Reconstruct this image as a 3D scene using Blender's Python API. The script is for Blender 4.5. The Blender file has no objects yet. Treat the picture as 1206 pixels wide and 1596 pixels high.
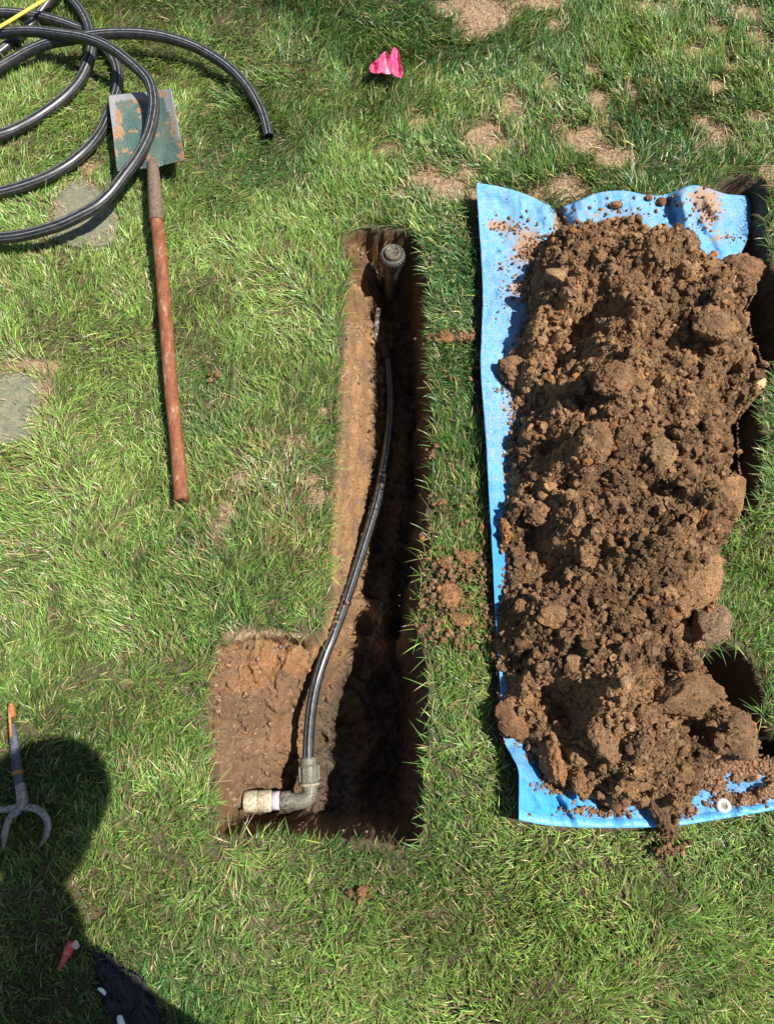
import bpy, bmesh, math, random
import numpy as np
from mathutils import Vector, Matrix
R = math.radians
rng = np.random.default_rng(7)
random.seed(7)
scene = bpy.context.scene
C = scene.collection

# ------------------------------------------------------------------ camera
CAM_H, TILT, FPX, W0, H0 = 1.8, R(20.0), 1153.0, 1206.0, 1596.0
cam = bpy.data.cameras.new('camera')
cam.sensor_fit = 'VERTICAL'; cam.sensor_height = 36.0; cam.lens = FPX / H0 * 36.0
cam.clip_start = 0.02; cam.clip_end = 500
camo = bpy.data.objects.new('camera', cam); C.objects.link(camo)
camo.location = (0, 0, CAM_H); camo.rotation_euler = (TILT, 0, 0)
scene.camera = camo

# ------------------------------------------------------------------ light
SUN = Vector((-.61, .100, -1.024)).normalized()          # direction the light travels
elev = math.asin(-SUN.z)
az = math.atan2(-SUN.x, -SUN.y)                            # compass-like angle of the sun from +y
sun = bpy.data.lights.new('sun', 'SUN'); sun.energy = 5.0; sun.angle = R(0.5); sun.color = (1.0, .955, .88)
suno = bpy.data.objects.new('sun', sun); C.objects.link(suno)
suno.rotation_euler = SUN.to_track_quat('-Z', 'Y').to_euler(); suno.location = (3, -1, 5)
world = bpy.data.worlds.new('World'); scene.world = world; world.use_nodes = True
wn = world.node_tree
sky = wn.nodes.new('ShaderNodeTexSky'); sky.sky_type = 'NISHITA'; sky.sun_disc = False
sky.sun_elevation = elev; sky.sun_rotation = az
bg = [n for n in wn.nodes if n.type == 'BACKGROUND'][0]
bg.inputs[1].default_value = 0.06
wn.links.new(sky.outputs[0], bg.inputs[0])
scene.view_settings.view_transform = 'Standard'; scene.view_settings.look = 'None'
scene.view_settings.exposure = 0.72; scene.view_settings.gamma = 1.0

# ------------------------------------------------------------------ projection between the photo's pixels and the place
ct, st = math.cos(TILT), math.sin(TILT)
def at(px, py, z=0.0):
    u = (px - W0/2) / FPX; v = (H0/2 - py) / FPX
    d = np.array((u, st + v*ct, -ct + v*st)); k = (z - CAM_H) / d[2]
    return Vector((float(d[0]*k), float(d[1]*k), float(z)))
def ats(px, py, z):
    px = np.asarray(px, float); py = np.asarray(py, float); z = np.asarray(z, float)
    u = (px - W0/2) / FPX; v = (H0/2 - py) / FPX
    dz = -ct + v*st; k = (z - CAM_H) / dz
    return np.stack([u*k, (st + v*ct)*k, z + 0*k], -1)
def poly(pts, z=0.0):
    return np.array([tuple(at(p[0], p[1], p[2] if len(p) > 2 else z))[:2] for p in pts])

# ------------------------------------------------------------------ noise
def _h(ix, iy, iz, s):
    n = (ix*374761393 + iy*668265263 + iz*2147483647 + s*974634777) & 0xffffffff
    n = ((n ^ (n >> 13)) * 1274126177) & 0xffffffff
    n = ((n ^ (n >> 16)) * 2246822519) & 0xffffffff
    return ((n ^ (n >> 15)) & 0xffffff) / float(0xffffff)
def vn3(p, s=0):
    p = np.asarray(p, float); i = np.floor(p).astype(np.int64); f = p - i; f = f*f*f*(f*(f*6-15)+10)
    out = 0
    for a in (0, 1):
        wa = f[..., 0] if a else 1 - f[..., 0]
        for b in (0, 1):
            wb = f[..., 1] if b else 1 - f[..., 1]
            for c in (0, 1):
                wc = f[..., 2] if c else 1 - f[..., 2]
                out = out + wa*wb*wc*_h(i[..., 0]+a, i[..., 1]+b, i[..., 2]+c, s)
    return out*2 - 1
def vn2(x, y, s=0):
    x = np.asarray(x, float); y = np.asarray(y, float)
    ix = np.floor(x).astype(np.int64); iy = np.floor(y).astype(np.int64)
    fx = x-ix; fy = y-iy; fx = fx*fx*fx*(fx*(fx*6-15)+10); fy = fy*fy*fy*(fy*(fy*6-15)+10)
    a = _h(ix, iy, 0, s); b = _h(ix+1, iy, 0, s); c = _h(ix, iy+1, 0, s); d = _h(ix+1, iy+1, 0, s)
    return (a*(1-fx)*(1-fy) + b*fx*(1-fy) + c*(1-fx)*fy + d*fx*fy)*2 - 1
def fbm2(x, y, s=0, o=4, g=.5):
    t = 0; a = 1; n = 0
    for k in range(o):
        t = t + a*vn2(x*2**k+k*17.3, y*2**k-k*9.1, s+k); n += a; a *= g
    return t/n
def fbm3(p, s=0, o=4, g=.5):
    t = 0; a = 1; n = 0
    for k in range(o):
        t = t + a*vn3(p*2**k + k*13.7, s+k); n += a; a *= g
    return t/n
def worley(x, y, s=0):
    ix = np.floor(x).astype(np.int64); iy = np.floor(y).astype(np.int64)
    f1 = np.full(np.shape(x), 9.); cid = np.zeros(np.shape(x))
    for a in (-1, 0, 1):
        for b in (-1, 0, 1):
            jx = ix+a; jy = iy+b
            d = np.hypot(jx + _h(jx, jy, 1, s) - x, jy + _h(jx, jy, 2, s) - y)
            m = d < f1; f1 = np.where(m, d, f1); cid = np.where(m, _h(jx, jy, 3, s), cid)
    return f1, cid

def sdist(x, y, P):
    """signed distance to polygon, positive inside"""
    x = np.asarray(x, float); y = np.asarray(y, float)
    best = np.full(x.shape, 1e9); ins = np.zeros(x.shape, bool)
    for i in range(len(P)):
        x0, y0 = P[i]; x1, y1 = P[(i+1) % len(P)]
        dx, dy = x1-x0, y1-y0
        t = np.clip(((x-x0)*dx + (y-y0)*dy)/(dx*dx+dy*dy+1e-12), 0, 1)
        best = np.minimum(best, (x-x0-t*dx)**2 + (y-y0-t*dy)**2)
        c = ((y0 > y) != (y1 > y)) & (x < (x1-x0)*(y-y0)/((y1-y0) if y1 != y0 else 1e-12) + x0)
        ins ^= c
    return np.where(ins, 1, -1)*np.sqrt(best)

# ------------------------------------------------------------------ objects
def link(o, parent=None):
    C.objects.link(o)
    if parent is not None: o.parent = parent
    return o
def tag(o, label=None, cat=None, group=None, kind=None):
    if label: o['label'] = label
    if cat: o['category'] = cat
    if group: o['group'] = group
    if kind: o['kind'] = kind
    return o
def empty(name, loc, label, cat, group=None):
    o = bpy.data.objects.new(name, None); o.location = loc; o.empty_display_size = .05; link(o)
    return tag(o, label, cat, group)
def npmesh(name, V, F, mat=None, col=None, parent=None, smooth=True, uv=None, flat_from=None):
    """V (n,3); F list of arrays (m,3)/(m,4)"""
    me = bpy.data.meshes.new(name)
    V = np.asarray(V, np.float32)
    if parent is not None: V = V - np.array(parent.location, np.float32)
    if not isinstance(F, list): F = [F]
    F = [np.asarray(f, np.int32) for f in F if len(f)]
    loops = np.concatenate([f.ravel() for f in F])
    tot = np.concatenate([np.full(len(f), f.shape[1], np.int32) for f in F])
    start = np.concatenate([[0], np.cumsum(tot)[:-1]]).astype(np.int32)
    me.vertices.add(len(V)); me.vertices.foreach_set('co', V.ravel())
    me.loops.add(len(loops)); me.loops.foreach_set('vertex_index', loops)
    me.polygons.add(len(tot)); me.polygons.foreach_set('loop_start', start)
    us = np.full(len(tot), smooth)
    if flat_from is not None: us[flat_from:] = False
    me.polygons.foreach_set('use_smooth', us)
    me.update(calc_edges=True)
    if col is not None:
        a = me.attributes.new('col', 'FLOAT_COLOR', 'POINT')
        a.data.foreach_set('color', np.concatenate([np.asarray(col, np.float32), np.ones((len(V), 1), np.float32)], 1).ravel())
    if uv is not None:
        l = me.uv_layers.new(name='UVMap'); l.data.foreach_set('uv', np.asarray(uv, np.float32)[loops].ravel())
    if mat: me.materials.append(mat)
    o = bpy.data.objects.new(name, me)
    return link(o, parent)
def grid_faces(nu, nv, off=0, closed_v=False):
    i = np.arange(nu-1)[:, None]; j = np.arange(nv if closed_v else nv-1)[None, :]
    j2 = (j+1) % nv
    return np.stack([i*nv+j, (i+1)*nv+j, (i+1)*nv+j2, i*nv+j2], -1).reshape(-1, 4) + off

def catmull(P, step):
    P = np.asarray(P, float); P = np.vstack([2*P[0]-P[1], P, 2*P[-1]-P[-2]])
    out = []
    for i in range(1, len(P)-2):
        n = max(2, int(np.linalg.norm(P[i+1][:3]-P[i][:3])/step))
        t = np.linspace(0, 1, n, endpoint=False)[:, None]
        p0, p1, p2, p3 = P[i-1], P[i], P[i+1], P[i+2]
        out.append(.5*((2*p1) + (-p0+p2)*t + (2*p0-5*p1+4*p2-p3)*t*t + (-p0+3*p1-3*p2+p3)*t**3))
    out.append(P[-2][None])
    return np.vstack(out)
def tube_data(path, rad, seg=24, off=0, caps=True, hollow=False):
    path = np.asarray(path, float); n = len(path)
    rad = np.full(n, rad) if np.isscalar(rad) else np.asarray(rad, float)
    T = np.gradient(path, axis=0); T /= np.linalg.norm(T, axis=1)[:, None] + 1e-12
    up = np.array((0, 0, 1.)) if abs(T[0][2]) < .9 else np.array((0, 1., 0))
    V = []; L = np.concatenate([[0], np.cumsum(np.linalg.norm(np.diff(path, axis=0), axis=1))]); UV = []
    a = np.linspace(0, 2*np.pi, seg, endpoint=False)
    for k in range(n):
        s = np.cross(T[k], up); s /= np.linalg.norm(s); u2 = np.cross(s, T[k])
        V.append(path[k] + rad[k]*(np.cos(a)[:, None]*s + np.sin(a)[:, None]*u2))
        UV.append(np.stack([a/(2*np.pi), np.full(seg, L[k])], 1))
    V = np.vstack(V); UV = np.vstack(UV); F4 = grid_faces(n, seg, off, True)[:, ::-1]; F3 = np.zeros((0, 3), int)
    if caps:
        m = len(V); V = np.vstack([V, path[0], path[-1]]); UV = np.vstack([UV, [[0, 0]], [[0, L[-1]]]])
        j = np.arange(seg); j2 = (j+1) % seg
        c0 = np.stack([j2, j, np.full(seg, m)], 1)
        c1 = np.stack([(n-1)*seg+j, (n-1)*seg+j2, np.full(seg, m+1)], 1)
        F3 = np.vstack([c0, c1])[:, ::-1] + off
    return V, F4, F3, UV
def tube(name, path, rad, mat, parent=None, seg=24, caps=True):
    V, F4, F3, UV = tube_data(path, rad, seg, caps=caps)
    return npmesh(name, V, [F4, F3], mat, parent=parent, uv=UV)
def lathe(name, prof, centre, mat, parent=None, seg=48, axis=(0, 0, 1), smooth=True):
    ax = Vector(axis).normalized(); q = Vector((0, 0, 1)).rotation_difference(ax).to_matrix()
    path = np.array([tuple(Vector(centre) + ax*h) for r, h in prof])
    a = np.linspace(0, 2*np.pi, seg, endpoint=False); V = []
    for (r, h) in prof:
        V.append(np.stack([r*np.cos(a), r*np.sin(a), np.full(seg, h)], 1))
    V = np.vstack(V) @ np.array(q).T + np.array(centre)
    return npmesh(name, V, [grid_faces(len(prof), seg, 0, True)], mat, parent=parent, smooth=smooth)

# ------------------------------------------------------------------ materials
class M:
    def __init__(s, name):
        s.m = bpy.data.materials.new(name); s.m.use_nodes = True; s.t = s.m.node_tree; s.N = s.t.nodes
        s.b = [n for n in s.N if n.type == 'BSDF_PRINCIPLED'][0]; s.o = [n for n in s.N if n.type == 'OUTPUT_MATERIAL'][0]
        s._c = None
    def new(s, t, **k):
        n = s.N.new(t)
        for a, b in k.items(): setattr(n, a, b)
        return n
    def l(s, a, b): s.t.links.new(a, b)
    def coord(s, kind='Object'):
        if s._c is None: s._c = s.new('ShaderNodeTexCoord')
        return s._c.outputs[kind]
    def noise(s, scale, detail=6, rough=.6, vec=None, dist=0):
        n = s.new('ShaderNodeTexNoise'); n.inputs['Scale'].default_value = scale; n.inputs['Detail'].default_value = detail
        n.inputs['Roughness'].default_value = rough; n.inputs['Distortion'].default_value = dist
        s.l(vec or s.coord(), n.inputs['Vector']); return n.outputs[0]
    def voro(s, scale, vec=None, feature='F1'):
        n = s.new('ShaderNodeTexVoronoi'); n.feature = feature; n.inputs['Scale'].default_value = scale
        s.l(vec or s.coord(), n.inputs['Vector']); return n
    def ramp(s, fac, stops):
        r = s.new('ShaderNodeValToRGB'); e = r.color_ramp.elements
        while len(e) < len(stops): e.new(.5)
        for k, (p, c) in enumerate(stops):
            e[k].position = p; e[k].color = (c, c, c, 1) if not hasattr(c, '__len__') else (*c, 1)
        s.l(fac, r.inputs[0]); return r.outputs[0]
    def mix(s, f, a, b, mode='MIX'):
        n = s.new('ShaderNodeMix', data_type='RGBA', blend_type=mode)
        for sock, v in ((n.inputs[0], f), (n.inputs[6], a), (n.inputs[7], b)):
            if hasattr(v, 'links'): s.l(v, sock)
            elif hasattr(v, '__len__'): sock.default_value = (*v, 1)
            else: sock.default_value = v
        return n.outputs[2]
    def math(s, op, a, b=0.0, clamp=False):
        n = s.new('ShaderNodeMath', operation=op, use_clamp=clamp)
        for sock, v in ((n.inputs[0], a), (n.inputs[1], b)):
            if hasattr(v, 'links'): s.l(v, sock)
            else: sock.default_value = v
        return n.outputs[0]
    def set(s, col=None, rough=.8, metal=0, spec=.3):
        if col is not None:
            if hasattr(col, 'links'): s.l(col, s.b.inputs['Base Color'])
            else: s.b.inputs['Base Color'].default_value = (*col, 1)
        if hasattr(rough, 'links'): s.l(rough, s.b.inputs['Roughness'])
        else: s.b.inputs['Roughness'].default_value = rough
        s.b.inputs['Metallic'].default_value = metal; s.b.inputs['Specular IOR Level'].default_value = spec
    def bump(s, h, dist=.002, strength=1, prev=None):
        n = s.new('ShaderNodeBump'); n.inputs['Distance'].default_value = dist; n.inputs['Strength'].default_value = strength
        s.l(h, n.inputs['Height'])
        if prev is not None: s.l(prev, n.inputs['Normal'])
        s.l(n.outputs[0], s.b.inputs['Normal']); return n.outputs[0]
    def attr(s, name='col'):
        n = s.new('ShaderNodeAttribute'); n.attribute_name = name; return n.outputs['Color']

def soil_mat(name, gain=1.0, warm=0.0):
    """loose garden soil: per-lump tint from 'col', grains and grit from noise"""
    m = M(name)
    tint = m.attr()
    n1 = m.noise(22, 5, .6); n2 = m.noise(300, 4, .75); n3 = m.noise(900, 2, .6)
    c = m.ramp(n1, [(.3, (.68, .68, .70)), (.52, (1, 1, 1)), (.70, (1.25, 1.15, 1.0))])
    c = m.mix(1.0, tint, c, 'MULTIPLY')
    g = m.ramp(n2, [(.3, .25), (.46, .82), (.57, 1.30), (.70, 2.2)])
    c = m.mix(1.0, c, g, 'MULTIPLY')
    grit = m.ramp(n3, [(.60, 0.0), (.70, .55)])
    c = m.mix(grit, c, (.42*gain, .33*gain, .23*gain))
    m.set(c, .95, 0, .12)
    b = m.bump(n2, .006, .8); m.bump(n3, .002, .8, b)
    return m.m
MAT_SOIL = soil_mat('loose_soil')
MAT_TRENCH = None

# ------------------------------------------------------------------ the plan of the place (pixels of the photo -> metres on the lawn)
TR = poly([(532,369),(534,401),(548,430),(537,452),(534,498),(532,565),(525,633),(523,678),(522,705),(518,773),(512,840),(514,908),(506,950),(507,985),
           (474,996),(430,990),(387,991),(335,1005),(323,1047),(322,1100),(321,1169),(333,1239),(331,1290),(345,1306),(404,1300),(509,1312),(596,1312),(650,1322),
           (660,1291),(655,1239),(660,1169),(667,1117),(665,1030),(643,977),(648,953),(655,886),(668,840),(666,784),(674,728),
           (675,656),(674,588),(671,520),(670,441),(664,396),(650,364),(615,357),(570,355)])
HB = poly([(1105,300),(1115,285),(1150,272),(1188,278),(1198,310),(1192,350),(1196,400),(1215,440),(1232,500),(1222,560),(1196,592),(1180,625),(1182,660),(1198,690),(1186,720),(1190,765),
           (1172,800),(1140,815),(1100,830),(1060,780),(1060,600),(1070,400)])
HC = poly([(1060,1020),(1092,1008),(1130,1000),(1158,1012),(1176,1045),(1192,1085),(1180,1112),(1196,1140),(1250,1150),(1260,1215),(1180,1212),(1120,1180),(1060,1120)])
TARP_TOP = [(742,285,.075),(780,291,.06),(820,303,.05),(862,322,.03),(885,319,.035),(930,301,.055),(970,297,.06),(1010,304,.045),(1040,302,.05),(1075,289,.08),(1100,292,.075),(1130,302,.03),(1150,304,-.03),(1172,306,-.10)]
TARP_LEFT = [(742,285,.075),(747,360,.05),(752,450,.045),(750,530,.05),(749,575,.055),(757,690,.05),(763,790,.055),(768,880,.05),(773,980,.04),(780,1080,.035),(784,1148,.04),(797,1178,.05),(808,1205,.07),(808,1278,.075)]
TARP_BOT = [(808,1278,.075),(860,1287,.05),(940,1290,.045),(1040,1288,.045),(1120,1277,.05),(1206,1262,.05),(1290,1245,.05)]
TARP_RIGHT = [(1172,306,-.10),(1165,370,-.10),(1130,450,-.02),(1110,600,.01),(1100,720,.01),(1080,850,.01),(1070,960,.01),(1080,1060,.01),(1110,1140,.01),(1200,1200,.03),(1290,1245,.05)]
TARP = poly([(p[0], p[1]) for p in TARP_LEFT] + [(p[0], p[1]) for p in TARP_BOT[1:]] + [(p[0], p[1]) for p in TARP_RIGHT[::-1][1:]] + [(p[0], p[1]) for p in TARP_TOP[::-1][1:-1]], .035)
PILE = poly([(835,392,.03),(850,370,.04),(885,356,.05),(940,350,.06),(1000,350,.07),(1050,352,.06),(1085,372,.06),(1100,398,.07),(1125,392,.07),(1150,388,.07),(1185,405,.07),(1188,440,.07),(1172,470,.07),(1185,515,.07),(1200,555,.07),(1202,590,.07),(1178,618,.07),(1160,645,.07),(1166,720,.08),(1176,760,.08),(1158,800,.08),(1130,850,.07),(1108,885,.06),
             (1130,930,.07),(1132,975,.07),(1088,1012,.07),(1120,1070,.07),(1185,1128,.06),(1192,1165,.05),(1150,1186,.05),(1108,1196,.05),(1097,1225,.04),(1088,1246,.04),(1062,1262,.04),(1055,1300,.03),(1030,1298,.03),(1005,1262,.03),
             (940,1262,.03),(885,1243,.03),(850,1215,.03),(822,1172,.03),(790,1155,.03),(780,1120,.03),(786,1060,.03),(770,1005,.03),(770,960,.03),(786,905,.03),(772,850,.03),(772,812,.03),(790,775,.03),(785,725,.03),(795,690,.03),(815,650,.03),(790,605,.03),(790,560,.03),(808,530,.03),(826,480,.03),(820,440,.03),(832,410,.03)])
STONE1 = poly([(-90,588),(-20,583),(40,584),(68,590),(64,640),(60,684),(20,694),(-40,700),(-100,705)])
STONE2 = poly([(88,318),(108,290),(135,283),(178,318),(186,350),(176,386),(120,390),(84,378)])
# bare, straw-covered patches: px, py, rx, ry (px)
BARE = [(755,22,50,38),(700,5,25,14),(862,35,16,16),(1097,80,22,14),(918,215,52,30),(950,240,30,24),(765,212,32,36),(800,170,22,34),(695,285,44,30),(735,272,26,18),(885,290,50,24),(858,135,12,22),(865,200,10,10),
        (1125,205,32,32),(1185,182,22,12),(648,188,20,14),(945,155,26,22),(1120,45,16,10),(1190,60,16,22),(985,140,14,12),(1198,265,12,20),(322,172,16,18),(605,235,24,14),(1010,10,40,14),(830,5,60,12),
        (140,262,24,16),(95,330,22,16),(45,570,40,12),(72,610,12,28),(455,690,30,14),(490,775,18,14),(355,790,18,24),(345,825,18,18),(375,745,18,18),(478,745,16,10),(350,850,12,16),(500,640,12,12),
        (337,585,10,12),(565,1395,8,8),(1085,1255,1,1),(930,110,14,10),(1150,100,20,12),(1165,20,24,12),(1120,130,16,14),(410,990,60,8),(330,1085,7,26),(470,1000,30,6),(1190,130,10,10),(790,300,20,10),(630,300,14,8)]
bare_xy = [(at(b[0], b[1], .01), b[2], b[3]) for b in BARE]
def bare_mask(x, y):
    m = np.full(np.shape(x), -1.5)
    nx = fbm2(x*16, y*16, 5, 3); 
    for (c, rx, ry) in bare_xy:
        sx = (c.y*st + CAM_H*ct)/FPX            # metres per pixel there
        sy = sx*1.12
        d = np.hypot((x-c.x)/(rx*sx), (y-c.y)/(ry*sy))
        m = np.maximum(m, (1.42 if ry > 0 and (c.x > -.02 or rx > 35) else 1.0) - d)
    return np.clip((m + nx*.75)*1.15, 0, 1)

# depth of the trench: soundings (px, py at that depth) blended by inverse distance
SND = [(545,385,.035),(565,380,.05),(590,372,.05),(618,368,.08),(640,385,.24),(575,425,.20),(600,450,.27),(650,450,.33),(553,440,.03),(560,455,.09),
       (543,500,.03),(562,500,.11),(578,500,.22),(590,505,.29),(612,500,.34),(650,500,.34),
       (540,560,.02),(560,560,.10),(577,560,.22),(590,560,.29),(612,560,.34),(652,560,.34),
       (534,640,.02),(555,640,.10),(577,640,.21),(592,640,.29),(612,640,.34),(655,640,.34),
       (531,710,.02),(550,710,.10),(571,710,.21),(588,710,.29),(606,710,.34),(655,710,.34),
       (526,790,.02),(543,790,.10),(560,790,.20),(576,790,.29),(600,790,.35),(650,790,.35),
       (522,860,.02),(534,860,.10),(546,860,.19),(562,860,.27),(590,860,.35),(640,860,.36),
       (518,920,.03),(526,920,.10),(536,925,.17),(550,930,.24),(575,930,.34),(630,930,.37),
       (512,975,.04),(520,980,.145),(532,980,.20),(546,980,.25),(565,980,.33),(630,980,.37),
       (340,1020,.02),(400,1010,.035),(460,1010,.05),(490,1010,.08),(508,1012,.14),(525,1020,.20),(545,1025,.29),(570,1030,.36),(630,1040,.37),
       (338,1060,.03),(380,1060,.05),(430,1060,.085),(470,1060,.13),(492,1062,.17),(515,1065,.26),(540,1070,.37),(600,1080,.42),
       (336,1110,.03),(380,1110,.07),(425,1110,.12),(455,1110,.17),(478,1110,.24),(500,1115,.35),(530,1120,.42),(620,1130,.43),
       (336,1160,.04),(375,1160,.09),(415,1160,.15),(445,1160,.215),(470,1160,.26),(498,1165,.39),(540,1170,.44),(640,1180,.44),
       (342,1205,.06),(380,1205,.14),(415,1205,.19),(450,1205,.24),(478,1210,.33),(500,1215,.41),(520,1220,.45),(600,1230,.45),
       (348,1240,.10),(372,1235,.17),(400,1240,.22),(440,1245,.26),(480,1250,.36),(515,1255,.43),(345,1275,.10),(362,1285,.25),(385,1272,.33),(385,1292,.36),(430,1275,.37),(430,1292,.40),(470,1285,.42),(560,1290,.37),(620,1290,.37)]
rows = {}
for q_ in SND: rows.setdefault(q_[1], []).append(q_)
def densify(keys, n):
    out = []
    for k0, k1 in zip(keys[:-1], keys[1:]):
        for a, b in zip(rows[k0], rows[k1]):
            for t in np.linspace(0, 1, n, endpoint=False)[1:]: out.append(tuple(np.array(a)*(1-t) + np.array(b)*t))
    return out
rows[1060] = rows.pop(1060) + rows.pop(1062) + rows.pop(1065) + rows.pop(1070) + rows.pop(1080)
rows[1010] = [(340,1016,.03)] + rows.pop(1010) + rows.pop(1012) + rows.pop(1025) + rows.pop(1030)
rows[1110] = rows.pop(1110) + rows.pop(1115) + rows.pop(1120) + rows.pop(1130)
rows[1160] = rows.pop(1160) + rows.pop(1165) + rows.pop(1170) + rows.pop(1180)
rows[920] = rows.pop(920) + rows.pop(925) + rows.pop(930); rows[500].sort(); rows[500] = rows[500][:3] + [(590,505,.29)] + rows[500][3:]; del rows[505]
rows[1020] = rows[1020][:0]
SND = SND + densify([500,560,640,710,790,860,920,975], 7) + densify([1010,1060,1110,1160], 5)
snd = np.array([(*tuple(at(a, b, -d))[:2], d) for a, b, d in SND])
def hole_depth(x, y):
    """depth below the lawn (>=0) for the three holes"""
    x = np.asarray(x, float); y = np.asarray(y, float); out = np.zeros(x.shape)
    jit = .006*fbm2(x*45, y*45, 11, 3) + .008*vn2(x*14, y*14, 12)
    bb = (x > TR[:, 0].min()-.05) & (x < TR[:, 0].max()+.05) & (y > TR[:, 1].min()-.05) & (y < TR[:, 1].max()+.05)
    xs, ys = x[bb], y[bb]
    d = sdist(xs, ys, TR) + jit[bb]
    w = 0; s = 0
    for (a, b, dep) in snd:
        q = ((xs-a)**2 + (ys-b)**2 + 2.2e-4)**-2.0
        w = w + q; s = s + q*dep
    dep = s/w
    rel = np.clip(dep/.2, .15, 1)
    lump = .016*fbm2(xs*18, ys*18, 3, 4, .6) + .008*fbm2(xs*80, ys*80, 4, 4, .65) - .014*np.clip(.12-np.abs(fbm2(xs*9+ys*5, ys*9, 6, 3)), 0, 1)/.12
    f1, _ = worley(xs*26, ys*26, 8); lump = lump - .007*np.clip(1-(f1/.55)**2, 0, 1)*(_ > .5)
    dep = np.maximum(dep - lump*(.4+rel), 0.004)
    out[bb] = np.where(d > 0, np.minimum(dep, d*9 + .004), 0)
    for P, D in ((HB, .26), (HC, .24)):
        d2 = sdist(x, y, P) + jit
        out = np.maximum(out, np.where(d2 > 0, np.minimum(D + .03*fbm2(x*15, y*15, 9, 3), d2*7), 0))
    return out
PIPE = [(602,545,-.285),(606,580,-.282),(609,620,-.272),(607,670,-.255),(600,720,-.238),(588,780,-.215),(570,840,-.190),(551,900,-.165),(535,948,-.138),(520,988,-.118),(506,1022,-.114),(494,1060,-.118),(486,1100,-.132),(481,1150,-.152),(480,1195,-.168)]
PIPE_XYZ = catmull(np.array([tuple(at(*p)) for p in PIPE]), .008)
def bed(x, y, dep):
    for (a, b, c) in PIPE_XYZ[(PIPE_XYZ[:, 1] > at(500, 1120, -.14).y)]:
        r2 = (x-a)**2 + (y-b)**2
        dep = np.where((r2 < .021**2) & (dep > 0), np.maximum(dep, -c + .004 - np.maximum(np.sqrt(r2)-.012, 0)*1.2), dep)
    return dep
def lawn_z(x, y):
    return .010*fbm2(x*1.7, y*1.7, 31, 3) + .004*fbm2(x*9, y*9, 32, 3)

# ------------------------------------------------------------------ ground, one sheet to the horizon
def axis(dense, mid, lo, hi):
    pts = [dense[0]]
    a, b, s = dense
    v = list(np.arange(a, b, s))
    l = []; p = a
    while p > mid[0]: p -= mid[2]; l.append(p)
    r = []; p = v[-1]
    while p < mid[1]: p += mid[2]; r.append(p)
    k = mid[2]; p = l[-1]
    while p > lo: k *= 1.35; p -= k; l.append(p)
    k = mid[2]; p = r[-1]
    while p < hi: k *= 1.35; p += k; r.append(p)
    return np.array(l[::-1] + v + r)
gx = axis((-.46, .16, .0030), (-1.5, 1.5, .010), -60, 60)
gy = axis((-.21, 1.62, .0036), (-.8, 2.8, .010), -60, 60)
X, Y = np.meshgrid(gx, gy, indexing='ij')
dep = bed(X, Y, hole_depth(X, Y)); Z = lawn_z(X, Y) - dep
n1_ = fbm2(X*40, Y*40, 48, 2)
Z = Z + np.clip(dep/.02, 0, 1)*(.0055*fbm2(X*110, Y*110, 45, 3, .7) + .008*np.abs(fbm2(X*34, Y*34, 46, 4, .65)) - .006*(worley(X*55+.3*n1_, Y*55, 47)[0] < .33))
# a little sideways raggedness on the cut faces so they are not clean
wl = np.clip(dep/.03, 0, 1)
XX = X + wl*.004*fbm2(Y*60+Z*80, Z*90, 41, 3); YY = Y + wl*.004*fbm2(X*60-Z*70, Z*90, 43, 3)
V = np.stack([XX, YY, Z], -1).reshape(-1, 3)
n1 = fbm2(X*12, Y*12, 51, 4); n2 = fbm2(X*60+Z*55, Y*60+Z*60, 52, 4)
in_hole = np.clip(dep/.006, 0, 1)[..., None]
bm_ = bare_mask(X, Y)[..., None]
thatch = np.array((.085, .070, .040))*(1 + .25*n1[..., None]); straw = np.array((.30, .205, .125))*(1+.2*n2[..., None])
lawnc = thatch*(1-bm_) + straw*bm_
k1 = np.clip(.5+1.1*n1, 0, 1)[..., None]
k2 = np.clip(.5+1.4*fbm2(X*30+Z*30, Y*18, 57, 4), 0, 1)[..., None]
wall = np.array((.32, .182, .086))*k2 + np.array((.21, .134, .076))*(1-k2)
ob_ = at(440, 1050, -.08); k3 = (np.clip(.12+1.4*fbm2(X*18, Y*18, 58, 4), 0, 1)*np.clip(1.15-np.hypot((X-ob_.x)/.13, (Y-ob_.y)/.09), .12, 1))[..., None]
bench = (np.array((.20, .115, .060))*k1 + np.array((.145, .090, .052))*(1-k1))*(1-k3) + np.array((.30, .135, .055))*k3
# the dug step on the left is a damper brown than the dry wall of the long trench
bx = at(500, 1010, -.1); damp = np.clip((bx.y + .03 - Y + .04*n1)/.08, 0, 1)[..., None]
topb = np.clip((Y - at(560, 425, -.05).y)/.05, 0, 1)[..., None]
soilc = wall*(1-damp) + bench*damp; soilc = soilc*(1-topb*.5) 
wall_shade = np.clip(1 - (at(660, 800, -.05).x - X - .0)/.09 , 0, 1)*(Y > at(650, 1320, 0).y-.03)  # mask for the right wall, where shade is put into the colour
deep = np.maximum(np.clip((dep - .26)/.10, 0, 1), np.clip(wall_shade*1.5, 0, 1))[..., None]  # shade of the deep floor and right wall, painted into the soil colour
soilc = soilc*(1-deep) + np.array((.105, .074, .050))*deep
soilc = soilc*(1+.22*n2[..., None])
gp_ = at(535, 1225, -.44); gy_k = (np.exp(-(((X-gp_.x)/.035)**4 + ((Y-gp_.y)/.085)**4))*.8)[..., None]
soilc = soilc*(1-gy_k) + np.array((.135, .135, .120))*gy_k
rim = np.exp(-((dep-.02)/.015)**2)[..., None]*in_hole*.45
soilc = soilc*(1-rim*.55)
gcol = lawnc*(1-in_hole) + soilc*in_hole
mg = M('ground_soil'); tint = mg.attr()
n_a = mg.noise(260, 5, .72); n_b = mg.noise(60, 4, .6); n_c = mg.noise(1100, 2, .6)
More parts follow.
